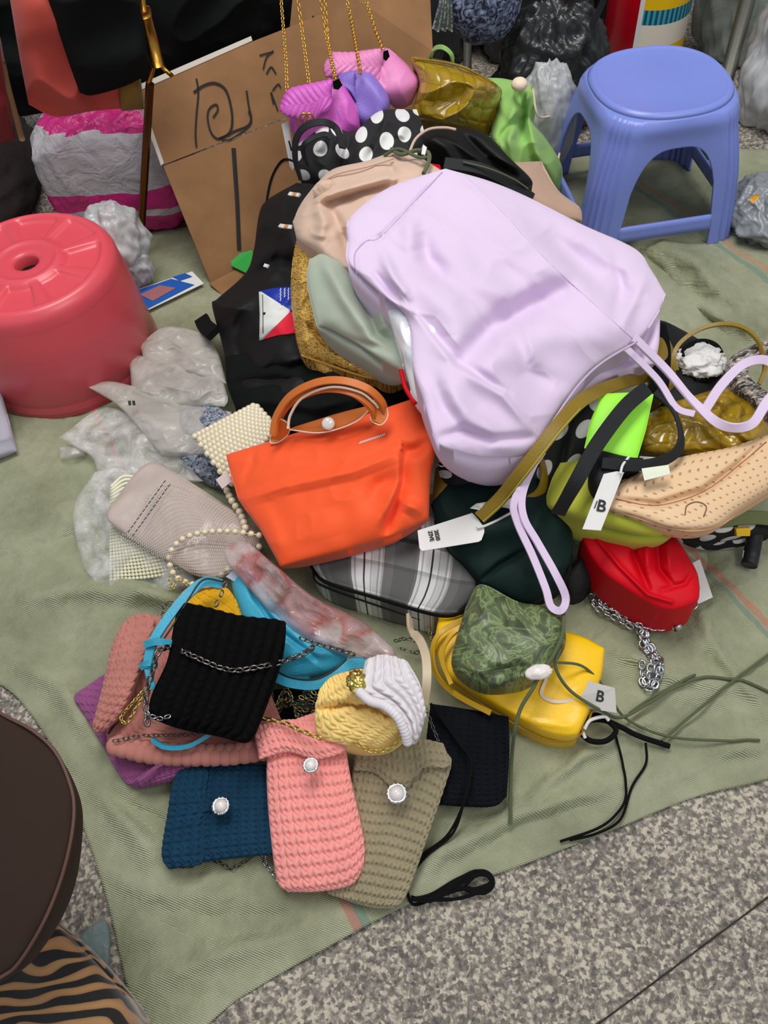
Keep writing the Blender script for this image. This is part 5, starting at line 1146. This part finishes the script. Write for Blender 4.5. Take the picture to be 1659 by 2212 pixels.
cushion('body', [(1420, 690, .13), (1450, 700), (1520, 740), (1560, 780, .11), (1570, 830), (1540, 860), (1480, 890, .13), (1440, 880), (1420, 830, .15), (1415, 760)], [0, 3, 6, 8], M['black'], r, 50, 50, .1, .03, wr=(-.008, 8, 15))
blob('tissue', P(1515, 780, .165), (.034, .028, .016), M['white'], r, 15, .15, 5, .22, 7, 60, 40)
tube('mouth_rim', [(1475, 790, .165), (1480, 755, .172), (1515, 738, .172), (1548, 750, .168), (1560, 785, .16), (1545, 815, .155), (1500, 822, .155)], 7, M['deep'], r)
r = thing('woven_scarf', 'grey and cream woven chain-like strap at the right edge beside the mustard bag', 'strap', P(1630, 800, .1))
tube('rope', [(1700, 745, .17), (1640, 760, .175), (1590, 790, .17), (1600, 830, .165), (1635, 860, .16), (1670, 900, .15)], 20, M['scarf'], r, seg=14)
for k in range(26):
    t = k/25; pa = path3([(1700, 745, .17), (1640, 760, .175), (1590, 790, .17), (1600, 830, .165), (1635, 860, .16), (1670, 900, .15)])
    q = pa[int(t*(len(pa)-1))]; blob('knot', q+np.array([.004*(-1)**k, -.006, .009]), (.008, .011, .006), M['scarf'], r, k, .1, 3, .1, 5, 16, 12)
r = thing('olive_strap', 'olive green leather strap ends at the right edge below the beige bag', 'strap', P(1620, 1100, .06))
band('strap', [(1700, 1050, .10), (1620, 1070, .095), (1560, 1110, .085)], 26, M['oliveband'], r, th=.005)
band('strap', [(1700, 1125, .085), (1620, 1118, .085), (1540, 1128, .08)], 30, M['oliveband'], r, th=.005)
r = thing('polka_dot_pouch', 'black polka dot pouch edge under the beige bag at the right', 'pouch', P(1560, 1150, .02))
cushion('body', [(1470, 1130, .075), (1560, 1125), (1700, 1110, .07), (1690, 1145), (1640, 1158), (1600, 1166, .03), (1530, 1172), (1465, 1160, .04)], [0, 2, 5, 7], M['polka2'], r, 40, 20, .03, .008, floor=.008)
slab('mustard_corner', [(1590, 1142, .078), (1622, 1140, .078), (1620, 1158, .07), (1592, 1158, .07)], .01, M['yellow'], r)
r = thing('umbrella_handle', 'black plastic handle lying on the sheet at the right edge', 'handle', P(1622, 1190, .01))
tube('grip', [(1635, 1120, .06), (1630, 1160, .045), (1624, 1195, .03), (1618, 1222, .025)], 17, M['darkedge'], r, seg=16)
tube('metal_rim', [(1606, 1190, .04), (1603, 1206, .038)], 2, M['silver'], r)

# ------------------------------------------------------------------ red bag with silver chain
r = thing('red_bag', 'bright red satin vanity bag with thick silver chain at the lower right of the heap', 'bag', P(1390, 1250, .01))
cushion('body', [(1262, 1136, .098), (1360, 1120), (1440, 1130, .10), (1480, 1190), (1505, 1235), (1512, 1270, .085), (1505, 1300), (1460, 1318), (1420, 1316, .08), (1360, 1280), (1300, 1235), (1264, 1180, .09), (1258, 1155)], [0, 2, 5, 8], M['red'], r, 90, 90, .02, .012, wall=.055,
        creases=[([(1290, 1165), (1340, 1225), (1400, 1285), (1450, 1300)], .0045, 5, 'l'), ([(1365, 1150), (1370, 1200), (1400, 1270)], -.010, 7), ([(1420, 1180), (1425, 1230), (1450, 1260)], -.009, 7), ([(1395, 1170), (1400, 1230)], .008, 9), ([(1440, 1170), (1448, 1230)], .007, 8), ([(1350, 1140), (1400, 1135), (1430, 1160)], -.01, 8), ([(1430, 1275), (1480, 1260), (1495, 1235)], -.005, 6)], floor=.006)
slab('swing_tag', [(1492, 1218, .045), (1512, 1208, .045), (1540, 1290, .03), (1508, 1305, .035)], .0012, M['white'], r)
for k, (a, w_) in enumerate(((0, 24), (10, 22), (-10, 22))):
    chain('chain', [(1290+a, 1275+a, .022), (1310+a, 1305, .024), (1345+a*.6, 1325+a, .024), (1380+a*.5, 1345+a*.5, .022), (1395+a*.7, 1390, .02), (1415+a, 1430, .018), (1405+a, 1475+a*.4, .016)], w_, M['silver'], r, rr=.24, wr=.75)
chain('chain', [(1380, 1350, .03), (1430, 1358, .03), (1470, 1340, .03), (1500, 1310, .035)], 20, M['silver'], r, rr=.2)
chain('chain', [(1278, 1290, .02), (1285, 1310, .02), (1320, 1330, .02), (1360, 1352, .02)], 22, M['silver'], r, rr=.2)
cy = P(1460, 1352, .035)
tube('chain_clasp', [(1456, 1358, .035), (1468, 1352, .035)], 8, M['silver'], r, seg=16, smooth=False)
chain('chain', [(1385, 1440, .016), (1388, 1475, .015), (1410, 1488, .015), (1425, 1450, .016), (1420, 1420, .017)], 24, M['silver'], r, rr=.2)
b = cushion('dark_pouch', [(1210, 1240, .05), (1260, 1200, .06), (1290, 1250, .04), (1262, 1290, .02), (1230, 1290, .03)], [0, 1, 2, 3], M['black'], None, 24, 24, .04, .01); tag(b, 'small black cloth pouch in the gap left of the red bag', 'pouch')

# ------------------------------------------------------------------ yellow bag and olive drawstring bag
r = thing('yellow_bag', 'glossy bright yellow leather bag under the olive snake print pouch', 'bag', P(1130, 1480, .01))
cushion('body', [(948, 1330, .06), (1020, 1330), (1230, 1366), (1306, 1400, .065), (1300, 1460), (1276, 1530), (1262, 1560, .05), (1240, 1590), (1170, 1580), (1080, 1530), (1010, 1490, .05), (960, 1450), (940, 1390)], [0, 3, 6, 10], M['yellow'], r, 70, 60, .01, .014, wall=.04,
        creases=[([(1060, 1520), (1150, 1562), (1230, 1570)], .004, 8), ([(1180, 1440), (1240, 1480), (1290, 1460)], .004, 24)], floor=.005)
tube('zip', [(940, 1400, .05), (965, 1462, .045), (1010, 1500, .04), (1080, 1545, .038), (1170, 1594, .035), (1230, 1600, .035), (1262, 1575, .04), (1285, 1520, .05)], 2.6, plastic('dark_yellow', (160, 120, 20), .4), r)
band('strap', [(1000, 1338, .085), (950, 1368, .08), (934, 1410, .07), (945, 1460, .06), (985, 1500, .06), (1060, 1540, .065)], 12, plastic('amber_strap', (196, 152, 30), .4), r, tw=[(-.4, -.5, .7), (-.8, -.3, .5), (-.2, -.6, .7)])
band('strap', [(1025, 1335, .09), (975, 1372, .088), (955, 1420, .08), (975, 1478, .075)], 10, plastic('amber_strap_b', (206, 164, 40), .4), r, tw=[(-.4, -.5, .7), (-.8, -.3, .5), (-.2, -.6, .7)])
band('clear_loop', [(1180, 1466, .075), (1170, 1500, .07), (1200, 1515, .07), (1250, 1508, .066), (1260, 1490, .068)], 8, M['cream'], r, th=.002)
tg_ = slab('swing_tag', [(1254, 1466, .072), (1328, 1486, .066), (1332, 1540, .056), (1270, 1530, .06), (1248, 1505, .068)], .0012, plastic('grey_card', (186, 182, 178), .6), r)
text_on('B', 'tag_lettering', 1296, 1505, 14, 24, M['ink'], r, tg_, .0002)
r = thing('drawstring_bag', 'olive green snake print drawstring pouch lying on the yellow bag', 'pouch', P(1100, 1380, .05))
cushion('body', [(1010, 1300, .10), (1040, 1262), (1120, 1300), (1190, 1310), (1218, 1330, .105), (1222, 1390), (1200, 1430), (1160, 1470, .085), (1120, 1486), (1050, 1490), (1000, 1470, .085), (975, 1435), (985, 1380)], [0, 4, 7, 10], M['camo'], r, 80, 70, .05, .03,
        creases=[([(1170, 1460), (1120, 1440), (1060, 1450)], -.010, 9), ([(1190, 1430), (1130, 1460), (1070, 1480)], .01, 8), ([(1150, 1440), (1100, 1460)], .006, 6), ([(1010, 1440), (1060, 1460)], .007, 10)], wr=(-.005, 8, 25), floor=.03)
tube('drawstring', [(1218, 1320, .12), (1215, 1370, .125), (1190, 1425, .12), (1164, 1452, .115), (1155, 1480, .115), (1125, 1530, .10), (1112, 1580, .085), (1106, 1630, .04), (1103, 1690, .02), (1102, 1780, .014)], 4.5, M['olive'], r)
tube('drawstring', [(1210, 1400, .12), (1200, 1440, .11), (1230, 1490, .085), (1290, 1530, .06), (1340, 1550, .03), (1400, 1520, .022), (1470, 1480, .018), (1560, 1465, .016), (1680, 1500, .014)], 3.6, M['olive'], r)
tube('drawstring', [(1200, 1430, .115), (1260, 1440, .08), (1310, 1490, .05), (1350, 1550, .025), (1440, 1590, .018), (1560, 1600, .016), (1640, 1600, .014)], 3, M['olive'], r)
tube('drawstring', [(1680, 1400, .012), (1600, 1460, .014), (1500, 1540, .016), (1430, 1600, .016)], 3.4, M['olive'], r)
tube('drawstring', [(1360, 1540, .022), (1420, 1500, .02), (1500, 1460, .017)], 3, M['olive'], r)
blob('cord_lock', P(1164, 1452, .125), (.016, .009, .008), M['pearlw'], r, 4, .1, 4, .1, 5, 30, 20)
r = thing('black_cord_bundle', 'black cord hank with a white clip lying beside the yellow bag', 'cord', P(1290, 1580, .01))
tube('hank', [(1238, 1585, .02), (1260, 1560, .03), (1300, 1555, .035), (1340, 1570, .03), (1380, 1590, .02), (1446, 1612, .012)], 6, M['deep'], r)
tube('hank', [(1250, 1580, .03), (1275, 1600, .03), (1310, 1600, .03), (1330, 1575, .035), (1290, 1545, .035), (1262, 1560, .03)], 6, M['deep'], r)
tube('cord', [(1330, 1590, .02), (1345, 1650, .014), (1352, 1720, .014), (1330, 1760, .012), (1290, 1790, .012), (1210, 1818, .008)], 3, M['deep'], r)
tube('cord', [(1395, 1605, .016), (1395, 1650, .014), (1365, 1700, .014), (1340, 1770, .012), (1290, 1800, .010), (1230, 1815, .008)], 3, M['deep'], r)
tube('white_clip', [(1262, 1575, .042), (1275, 1556, .045), (1305, 1548, .045), (1315, 1556, .042)], 4, M['white'], r)
tube('white_clip', [(1258, 1580, .038), (1264, 1594, .034)], 4, M['white'], r)
# ------------------------------------------------------------------ crocheted pouches
def pearl_button(r, px, py, z, rp, name='pearl_button'):
    c = P(px, py, z); R_ = rp*mpp(c)
    n = bpy.data.objects.new(name, None)
    o = blob(name, c+np.array([0, 0, .001]), (R_*.72, R_*.72, R_*.62), M['pearlw'], r, 1, 0, 1, 0, 1, 36, 24)
    bpy.data.objects.remove(n)
    V, F_ = ring_geo(R_*.85, R_*.85, R_*.2, 24, 6)
    mesh_obj('rim', V+c, F_, M['silver'], o)
    pr = []
    for k in range(14):
        a = k/14*2*math.pi; pr.append((c+np.array([math.cos(a)*R_*.95, math.sin(a)*R_*.95, .001])+ICO1[0]*R_*.14, ICO1[1]))
    V, F_ = join_meshes(pr); mesh_obj('rhinestones', V, F_, M['silver'], o)
    return o
# purple, lowest at the left
r = thing('knit_pouch', 'purple crocheted pouch at the lower left, under the dusty pink crocheted bag', 'pouch', P(280, 1600, .01), 'crocheted pouches')
cushion('body', [(238, 1448, .03), (300, 1470), (380, 1560, .035), (440, 1640), (430, 1672, .03), (370, 1684), (290, 1702, .02), (262, 1680), (215, 1600), (180, 1540), (160, 1505, .02), (190, 1480)], [0, 2, 4, 6], M['purple'], r, 160, 220, .02, .014, disp=knit(12, 16, .0036, hole=.9), floor=.006)
cushion('rolled_edge', [(285, 1690, .03), (330, 1650), (380, 1628), (440, 1622, .045), (432, 1668, .035), (370, 1688), (296, 1704, .02)], [0, 3, 4, 6], M['purple'], r, 130, 50, .012, .014, disp=knit(4, 12, .0034, 'h', .9))
band('fold_strip', [(300, 1686, .050), (350, 1650, .060), (410, 1640, .062)], 8, M['purple'], r, th=.002)  # thin purple strip along the rolled edge, same yarn colour
# dusty pink
r = thing('knit_bag', 'dusty pink crocheted bag with folded flap and thick plaited rim under the black crocheted pouch', 'bag', P(390, 1500, .03), 'crocheted pouches')
cushion('body', [(290, 1345, .06), (340, 1330), (480, 1360, .075), (560, 1450), (610, 1560, .06), (600, 1620), (570, 1640, .045), (400, 1625), (260, 1622, .04), (230, 1590), (240, 1480)], [0, 2, 4, 6], M['dusty'], r, 200, 180, .04, .01, disp=knit(13, 14, .0034, hole=.8))
cushion('flap', [(262, 1350, .085), (290, 1328), (322, 1326, .09), (336, 1345), (320, 1400), (290, 1480, .09), (262, 1540), (222, 1580, .065), (206, 1582), (200, 1570, .06), (222, 1480), (240, 1400)], [0, 2, 7, 9], M['dusty'], r, 60, 240, .02, .012, disp=knit(4, 14, .005, hole=.4))
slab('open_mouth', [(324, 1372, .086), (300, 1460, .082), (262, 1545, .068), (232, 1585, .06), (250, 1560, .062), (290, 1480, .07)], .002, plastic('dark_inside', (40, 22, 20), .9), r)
pa = path3([(250, 1612, .06), (330, 1630, .06), (420, 1634, .06), (500, 1632, .06), (570, 1622, .06)], per=20)
q = resample(pa, 17); pr = []
for k in range(17):
    a = .35*(-1)**k
    pr.append((q[k]+(ICO2[0]*np.array([.0115, .0125, .010]))@np.array(Matrix.Rotation(a, 3, 'Z')).T, ICO2[1]))
    if k < 16: pr.append(((q[k]+q[k+1])/2+np.array([0, .007, .002])+ICO2[0]*np.array([.008, .008, .008]), ICO2[1]))
V, F_ = join_meshes(pr); o = mesh_obj('plaited_rim', V, F_, M['dusty'], r); o['kind'] = 'stuff'
chain('chain', [(250, 1600, .075), (300, 1590, .072), (360, 1588, .072), (420, 1585, .075), (470, 1565, .08)], 15, M['gunmetal'], r)
chain('chain', [(322, 1480, .10), (285, 1520, .095), (262, 1550, .085), (275, 1560, .085), (300, 1520, .095), (322, 1490, .1)], 14, M['palegold'], r, rr=.24)
# mustard knit peeking out
r = thing('knit_pouch', 'mustard yellow crocheted pouch peeking out above the black crocheted pouch', 'pouch', P(440, 1300, .05), 'crocheted pouches')
cushion('body', [(372, 1330, .09), (400, 1285), (450, 1262, .10), (490, 1270), (512, 1300, .10), (540, 1400), (500, 1450, .08), (400, 1400), (376, 1370, .085)], [0, 2, 4, 6], M['mustyarn'], r, 110, 110, .05, .012, disp=knit(8, 8, .0036))
band('cream_lining', [(382, 1305, .105), (410, 1275, .11), (450, 1262, .112), (480, 1266, .11)], 14, M['cream'], r)
chain('chain', [(352, 1330, .07), (356, 1306, .07), (372, 1304, .075), (366, 1325, .075)], 14, M['gunmetal'], r)
chain('chain', [(366, 1250, .06), (372, 1272, .06), (385, 1250, .062), (405, 1262, .06)], 12, M['palegold'], r)
# sky blue bag
r = thing('blue_bag', 'sky blue leather bag with blue straps behind the black crocheted pouch', 'bag', P(600, 1380, .03))
cushion('body', [(500, 1232, .10), (530, 1222), (560, 1262, .10), (640, 1340), (720, 1390), (752, 1412, .085), (740, 1440), (680, 1460), (600, 1468, .07), (560, 1420), (520, 1330, .09), (502, 1270)], [0, 2, 5, 8], M['sky'], r, 80, 60, .06, .02,
        creases=[([(528, 1228), (550, 1290), (600, 1360), (680, 1420)], -.007, 6, 'l'), ([(620, 1420), (680, 1410), (740, 1410)], .008, 12), ([(560, 1300), (600, 1340)], .006, 14)], wr=(-.003, 8, 17), floor=.01)
slab('pale_tab', [(488, 1246, .11), (515, 1222, .115), (530, 1230, .113), (506, 1256, .108)], .002, plastic('pale_blue_tab', (160, 176, 196), .5), r)
ed = [(-.3, -.6, .7), (-.1, -.5, .85), (-.5, -.5, .7)]
band('strap', [(598, 1462, .095), (630, 1474, .097), (680, 1478, .10), (720, 1462, .10), (752, 1436, .10), (790, 1430, .095)], 24, M['sky'], r, th=.006)
tube('strap_edge', [(596, 1450, .10), (630, 1464, .103), (676, 1468, .106), (712, 1454, .106), (748, 1426, .105)], 2, M['darkedge'], r)
band('strap', [(318, 1440, .13), (330, 1390, .135), (360, 1340, .14), (400, 1290, .145), (440, 1258, .145), (480, 1262, .14)], 22, M['sky'], r, th=.004, tw=[(-.3, -.4, .85), (-.2, -.5, .85), (.2, -.6, .8)])
tube('strap_edge', [(346, 1392, .142), (378, 1344, .148), (410, 1290, .153), (440, 1252, .153), (482, 1256, .146)], 2, M['darkedge'], r)
band('strap_keeper', [(314, 1392, .138), (340, 1386, .145), (370, 1390, .138)], 16, M['sky'], r, th=.006)
band('strap_keeper', [(306, 1440, .125), (318, 1434, .13), (332, 1442, .125)], 16, M['sky'], r, th=.006)
band('strap', [(326, 1395, .132), (318, 1440, .126), (330, 1480, .12), (345, 1500, .11)], 12, M['sky'], r, th=.004)
band('strap', [(330, 1598, .082), (360, 1614, .083), (410, 1610, .083), (460, 1582, .083)], 10, M['sky'], r, th=.006)
chain('chain', [(486, 1262, .15), (478, 1284, .15), (468, 1304, .145)], 18, M['gunmetal'], r)
# black pouch
r = thing('knit_pouch', 'black ribbed crocheted pouch with silver chain across it, on top at lower left', 'pouch', P(470, 1450, .08), 'crocheted pouches')
bk = cushion('body', [(398, 1302, .15), (440, 1310), (520, 1330), (606, 1340), (618, 1356, .145), (606, 1420), (572, 1520), (545, 1590), (520, 1604, .12), (460, 1582), (380, 1568), (318, 1548, .115), (328, 1500), (360, 1430), (372, 1370), (380, 1330)], [0, 4, 8, 11], M['blackyarn'], r, 230, 200, .05, .016, disp=ribs(10, 14, .006))
chain('chain', [P(318, 1560, .125), P(316, 1500, .135), P(330, 1450, .15), P(346, 1404, .165)]+on_path([(364, 1398), (400, 1408), (440, 1428), (500, 1448), (560, 1440), (600, 1432)], bk, .004, 9)+[P(650, 1415, .15), P(674, 1400, .14)], 22, M['gunmetal'], r, rr=.24, world=True)
chain('chain', [(318, 1540, .13), (340, 1552, .132), (362, 1548, .134)], 18, M['silver'], r)
chain('chain', [(654, 1380, .13), (690, 1392, .125), (730, 1402, .12), (760, 1412, .12)], 18, M['gunmetal'], r, rr=.22)
# chains lying under the yellow roll
r = thing('chain_tangle', 'tangled black and gold chains beneath the sky blue strap', 'chain', P(640, 1530, .02))
for k in range(6):
    o_ = 9*k; chain('chain', [(588+o_*.6, 1545-o_*.4, .05), (620, 1490+o_*.8, .055+.002*k), (650, 1560-o_, .05+.003*k), (690, 1520+o_*.3, .05), (665-o_*.5, 1480+o_, .055)], 15, M['gunmetal'] if k % 3 else M['palegold'], r)
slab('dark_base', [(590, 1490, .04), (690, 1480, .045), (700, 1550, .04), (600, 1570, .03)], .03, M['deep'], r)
# black/blue pouch at right
r = thing('knit_pouch', 'black crocheted pouch at the right of the taupe one, with thin black cord', 'pouch', P(1020, 1640, .01), 'crocheted pouches')
cushion('body', [(930, 1520, .045), (1000, 1530), (1098, 1548, .045), (1100, 1630), (1094, 1722, .03), (1060, 1742), (940, 1738, .03), (920, 1640)], [0, 2, 4, 6], M['navyarn'], r, 130, 170, .025, .008, disp=knit(9, 9, .0036, 'h', .9))
tube('cord', [(930, 1520, .06), (980, 1580, .06), (1010, 1640, .058), (1010, 1710, .05), (970, 1800, .02), (910, 1850, .016), (880, 1900, .018), (890, 1952, .012), (930, 1945, .010)], 3.2, M['deep'], r)
tube('cord', [(938, 1530, .065), (988, 1600, .064), (1018, 1650, .060), (1002, 1730, .046), (978, 1800, .022), (920, 1850, .016), (888, 1890, .018)], 3, M['deep'], r)
for k in range(7):
    q_ = lambda m: random.uniform(-m, m)
    tube('cord', [(890+q_(3), 1940+q_(4), .011+.002*k), (930+q_(8), 1936+q_(9), .012), (990+q_(9), 1908+q_(14), .012), (1040+q_(9), 1888+q_(8), .013), (1064+q_(6), 1900+q_(8), .013), (1040+q_(8), 1925+q_(8), .012), (990+q_(9), 1930+q_(14), .011), (930+q_(9), 1944+q_(5), .011)], 3.2, M['deep'], r)
chain('chain', [(922, 1535, .07), (935, 1570, .068), (946, 1598, .065)], 12, M['gunmetal'], r)
# taupe
r = thing('knit_pouch', 'taupe crocheted phone pouch with pearl button, right of the pink one', 'pouch', P(840, 1780, .01), 'crocheted pouches')
cushion('body', [(768, 1590, .055), (850, 1600), (900, 1596, .06), (968, 1630), (974, 1660, .055), (930, 1790), (880, 1930), (850, 1962, .02), (800, 1960), (720, 1935, .02), (706, 1915), (740, 1790), (762, 1660)], [0, 4, 7, 9], M['taupe'], r, 180, 260, .025, .01, disp=knit(9, 17, .0048, hole=1.0), floor=.007)
cushion('flap', [(768, 1592, .062), (840, 1588), (900, 1594), (958, 1606, .066), (972, 1650), (950, 1660, .064), (905, 1662), (880, 1700), (850, 1704, .062), (810, 1670), (764, 1664, .058)], [0, 3, 5, 10], M['taupe'], r, 150, 70, .006, .008, disp=knit(8, 4, .0044, hole=1.0))
pearl_button(r, 857, 1714, .078, 22)
# teal
r = thing('knit_pouch', 'dark teal crocheted pouch with pearl button and silver chain, left of the pink one', 'pouch', P(470, 1760, .01), 'crocheted pouches')
cushion('body', [(388, 1662, .035), (440, 1650), (520, 1650), (600, 1652, .04), (604, 1750), (606, 1844, .035), (520, 1852), (440, 1862), (368, 1876, .02), (352, 1850), (364, 1760), (374, 1690)], [0, 3, 5, 8], M['teal'], r, 220, 180, .02, .009, disp=knit(8, 12, .0048, 'h', .8), floor=.007)
cushion('flap', [(390, 1660, .045), (430, 1654, .047), (450, 1668), (446, 1720), (470, 1742), (446, 1770), (440, 1856), (424, 1868, .03), (366, 1878, .028), (350, 1846), (362, 1760), (374, 1690)], [0, 1, 7, 8], M['teal'], r, 80, 180, .006, .008, disp=knit(8, 4, .0048, 'h', .8))
pearl_button(r, 477, 1741, .062, 19)
chain('chain', [(372, 1868, .012), (410, 1872, .012), (450, 1858, .012), (480, 1866, .011), (500, 1876, .011), (530, 1862, .012), (545, 1852, .012)], 13, M['gunmetal'], r)
chain('chain', [(570, 1850, .014), (575, 1870, .012), (590, 1885, .011), (600, 1900, .011)], 15, M['silver'], r)
chain('chain', [(375, 1680, .03), (410, 1652, .045), (450, 1648, .048)], 13, M['gunmetal'], r)
# pink
r = thing('knit_pouch', 'salmon pink crocheted phone pouch with pearl button in the centre front', 'pouch', P(670, 1750, .02), 'crocheted pouches')
cushion('body', [(578, 1600, .075), (650, 1590), (745, 1600, .08), (758, 1680), (786, 1810), (786, 1870, .04), (760, 1910), (690, 1925), (620, 1926, .03), (598, 1900), (582, 1780), (576, 1680)], [0, 2, 5, 8], M['pinkyarn'], r, 190, 280, .035, .014, disp=knit(8, 14, .0055, hole=1.0), floor=.008)
cushion('flap', [(548, 1568, .085), (620, 1555), (690, 1560, .095), (752, 1600, .095), (740, 1625), (690, 1640), (666, 1636), (620, 1624), (560, 1640, .085), (552, 1600)], [0, 2, 3, 8], M['pinkyarn'], r, 150, 90, .012, .010, disp=knit(8, 4, .0046, hole=1.0))
cushion('flap_back', [(556, 1580, .08), (620, 1560), (690, 1536, .09), (690, 1575), (740, 1605, .09), (640, 1620), (560, 1620, .08)], [0, 2, 4, 6], M['pinkyarn'], r, 120, 50, .01, .006, disp=knit(8, 3, .0042, hole=.9))
pearl_button(r, 671, 1653, .108, 17)
# yellow roll and white
r = thing('knit_pouch', 'pale yellow crocheted pouch rolled up, with gold chain, above the pink and taupe ones', 'pouch', P(780, 1540, .06), 'crocheted pouches')
cushion('body', [(690, 1490, .14), (720, 1460), (780, 1445, .15), (860, 1480), (884, 1560, .13), (870, 1590), (830, 1616, .10), (760, 1612), (690, 1592, .10), (680, 1540)], [0, 2, 4, 6], M['yelyarn'], r, 150, 130, .07, .022, disp=knit(8, 8, .0050, hole=.7), creases=[([(688, 1532), (740, 1522), (800, 1528), (860, 1560)], -.02, 8)])
chain('chain', [(565, 1552, .10), (610, 1560, .11), (650, 1578, .12), (690, 1594, .125)], 17, M['palegold'], r, rr=.24)
chain('chain', [(770, 1606, .12), (800, 1622, .11), (840, 1618, .115), (866, 1590, .13), (872, 1550, .15)], 16, M['palegold'], r, rr=.24)
blob('gold_clasp', P(770, 1472, .178), (.010, .012, .006), M['palegold'], r, 2, .2, 5, .3, 7, 40, 30)
r = thing('knit_pouch', 'white chunky crocheted pouch folded over the pale yellow one', 'pouch', P(860, 1490, .08), 'crocheted pouches')
cushion('body', [(790, 1425, .175), (830, 1414), (880, 1428, .17), (908, 1480), (920, 1540, .15), (900, 1596), (876, 1604, .14), (868, 1560), (830, 1520), (776, 1494, .165), (782, 1460)], [0, 2, 4, 6], M['whiteyarn'], r, 110, 120, .05, .016, disp=ribs(5, 9, .006, 'v'))
pa = path3([(778, 1496, .182), (800, 1514, .182), (830, 1524, .180), (858, 1548, .174), (874, 1580, .163), (880, 1602, .152)], per=12)
pr = [(p_+ICO2[0]*np.array([.0055, .0055, .0055]), ICO2[1]) for p_ in resample(pa, 22)]
V, F_ = join_meshes(pr); o = mesh_obj('scalloped_edge', V, F_, M['whiteyarn'], r); o['kind'] = 'stuff'
# clear pinkish wrap with colourful things
r = thing('pinkish_wrap', 'twisted clear wrap with reddish contents lying across the middle below the orange handbag', 'plastic bag', P(680, 1330, .05))
cushion('film', [(484, 1180, .13), (530, 1170), (600, 1225, .14), (680, 1290), (780, 1340), (850, 1400, .10), (858, 1430), (820, 1436, .09), (700, 1400), (600, 1340), (520, 1250, .12), (490, 1215)], [0, 2, 5, 7], M['pinkfilm'], r, 100, 50, .02, .02, wr=[(-.008, 8, 19), (-.003, 20, 29)])
# beige strap and gunmetal chain in the gap
r = thing('beige_strap', 'beige leather strap standing in the gap between white pouch and yellow bag', 'strap', P(915, 1420, .02))
band('strap', [(884, 1332, .08), (888, 1360, .10), (908, 1385, .12), (920, 1420, .13), (922, 1470, .13), (916, 1520, .11)], 20, plastic('beige_leather', (196, 180, 152), .5), r, th=.004, tw=[(.5, -.5, .6), (0, -.7, .6), (-.2, -.5, .8)])
r = thing('chain_strap', 'gunmetal chain lying on the green sheet between the clear wrap and yellow bag', 'chain', P(880, 1390, .01))
chain('chain', [(856, 1384, .02), (880, 1380, .03), (910, 1392, .03), (900, 1410, .02), (870, 1402, .02)], 14, M['gunmetal'], r)
chain('chain', [(925, 1350, .03), (932, 1380, .03), (940, 1410, .04)], 12, M['palegold'], r)

# ------------------------------------------------------------------ near left: tiger print cloth and dark brown bag
r = thing('tiger_garment', 'tiger striped brown and black garment bunched at the bottom left corner', 'clothing', P(100, 2150, .01))
cushion('cloth', [(-200, 1900, .16), (60, 1960), (130, 2000, .15), (220, 2090), (280, 2160), (320, 2230, .05), (330, 2330), (300, 2420, .02), (60, 2460), (-250, 2460, .02), (-260, 2200)], [0, 2, 5, 9], M['tiger'], r, 110, 90, .14, .04, wr=[(.010, 4, 3), (-.008, 5, 8)], floor=.004)
r = thing('brown_bag', 'large dark brown rounded leather bag at the left edge, resting on tiger print garment', 'bag', P(40, 1900, .15))
bo = [(-260, 1500, .30), (-80, 1490), (0, 1540, .31), (70, 1578), (120, 1625), (150, 1690, .30), (160, 1740), (152, 1820), (128, 1910, .27), (90, 2000), (40, 2080), (0, 2112, .22), (-120, 2180), (-280, 2200, .20), (-300, 1800)]
cushion('body', bo, [0, 5, 8, 13], M['brownbag'], r, 80, 80, .07, .016)
tube('piping', [(-60, 1496, .31), (0, 1540, .314), (70, 1578, .314), (120, 1625, .31), (150, 1690, .304), (160, 1745, .299), (152, 1820, .29), (128, 1910, .275), (90, 2000, .26), (40, 2080, .236), (0, 2112, .224), (-120, 2180, .21)], 4, M['brownedge'], r)
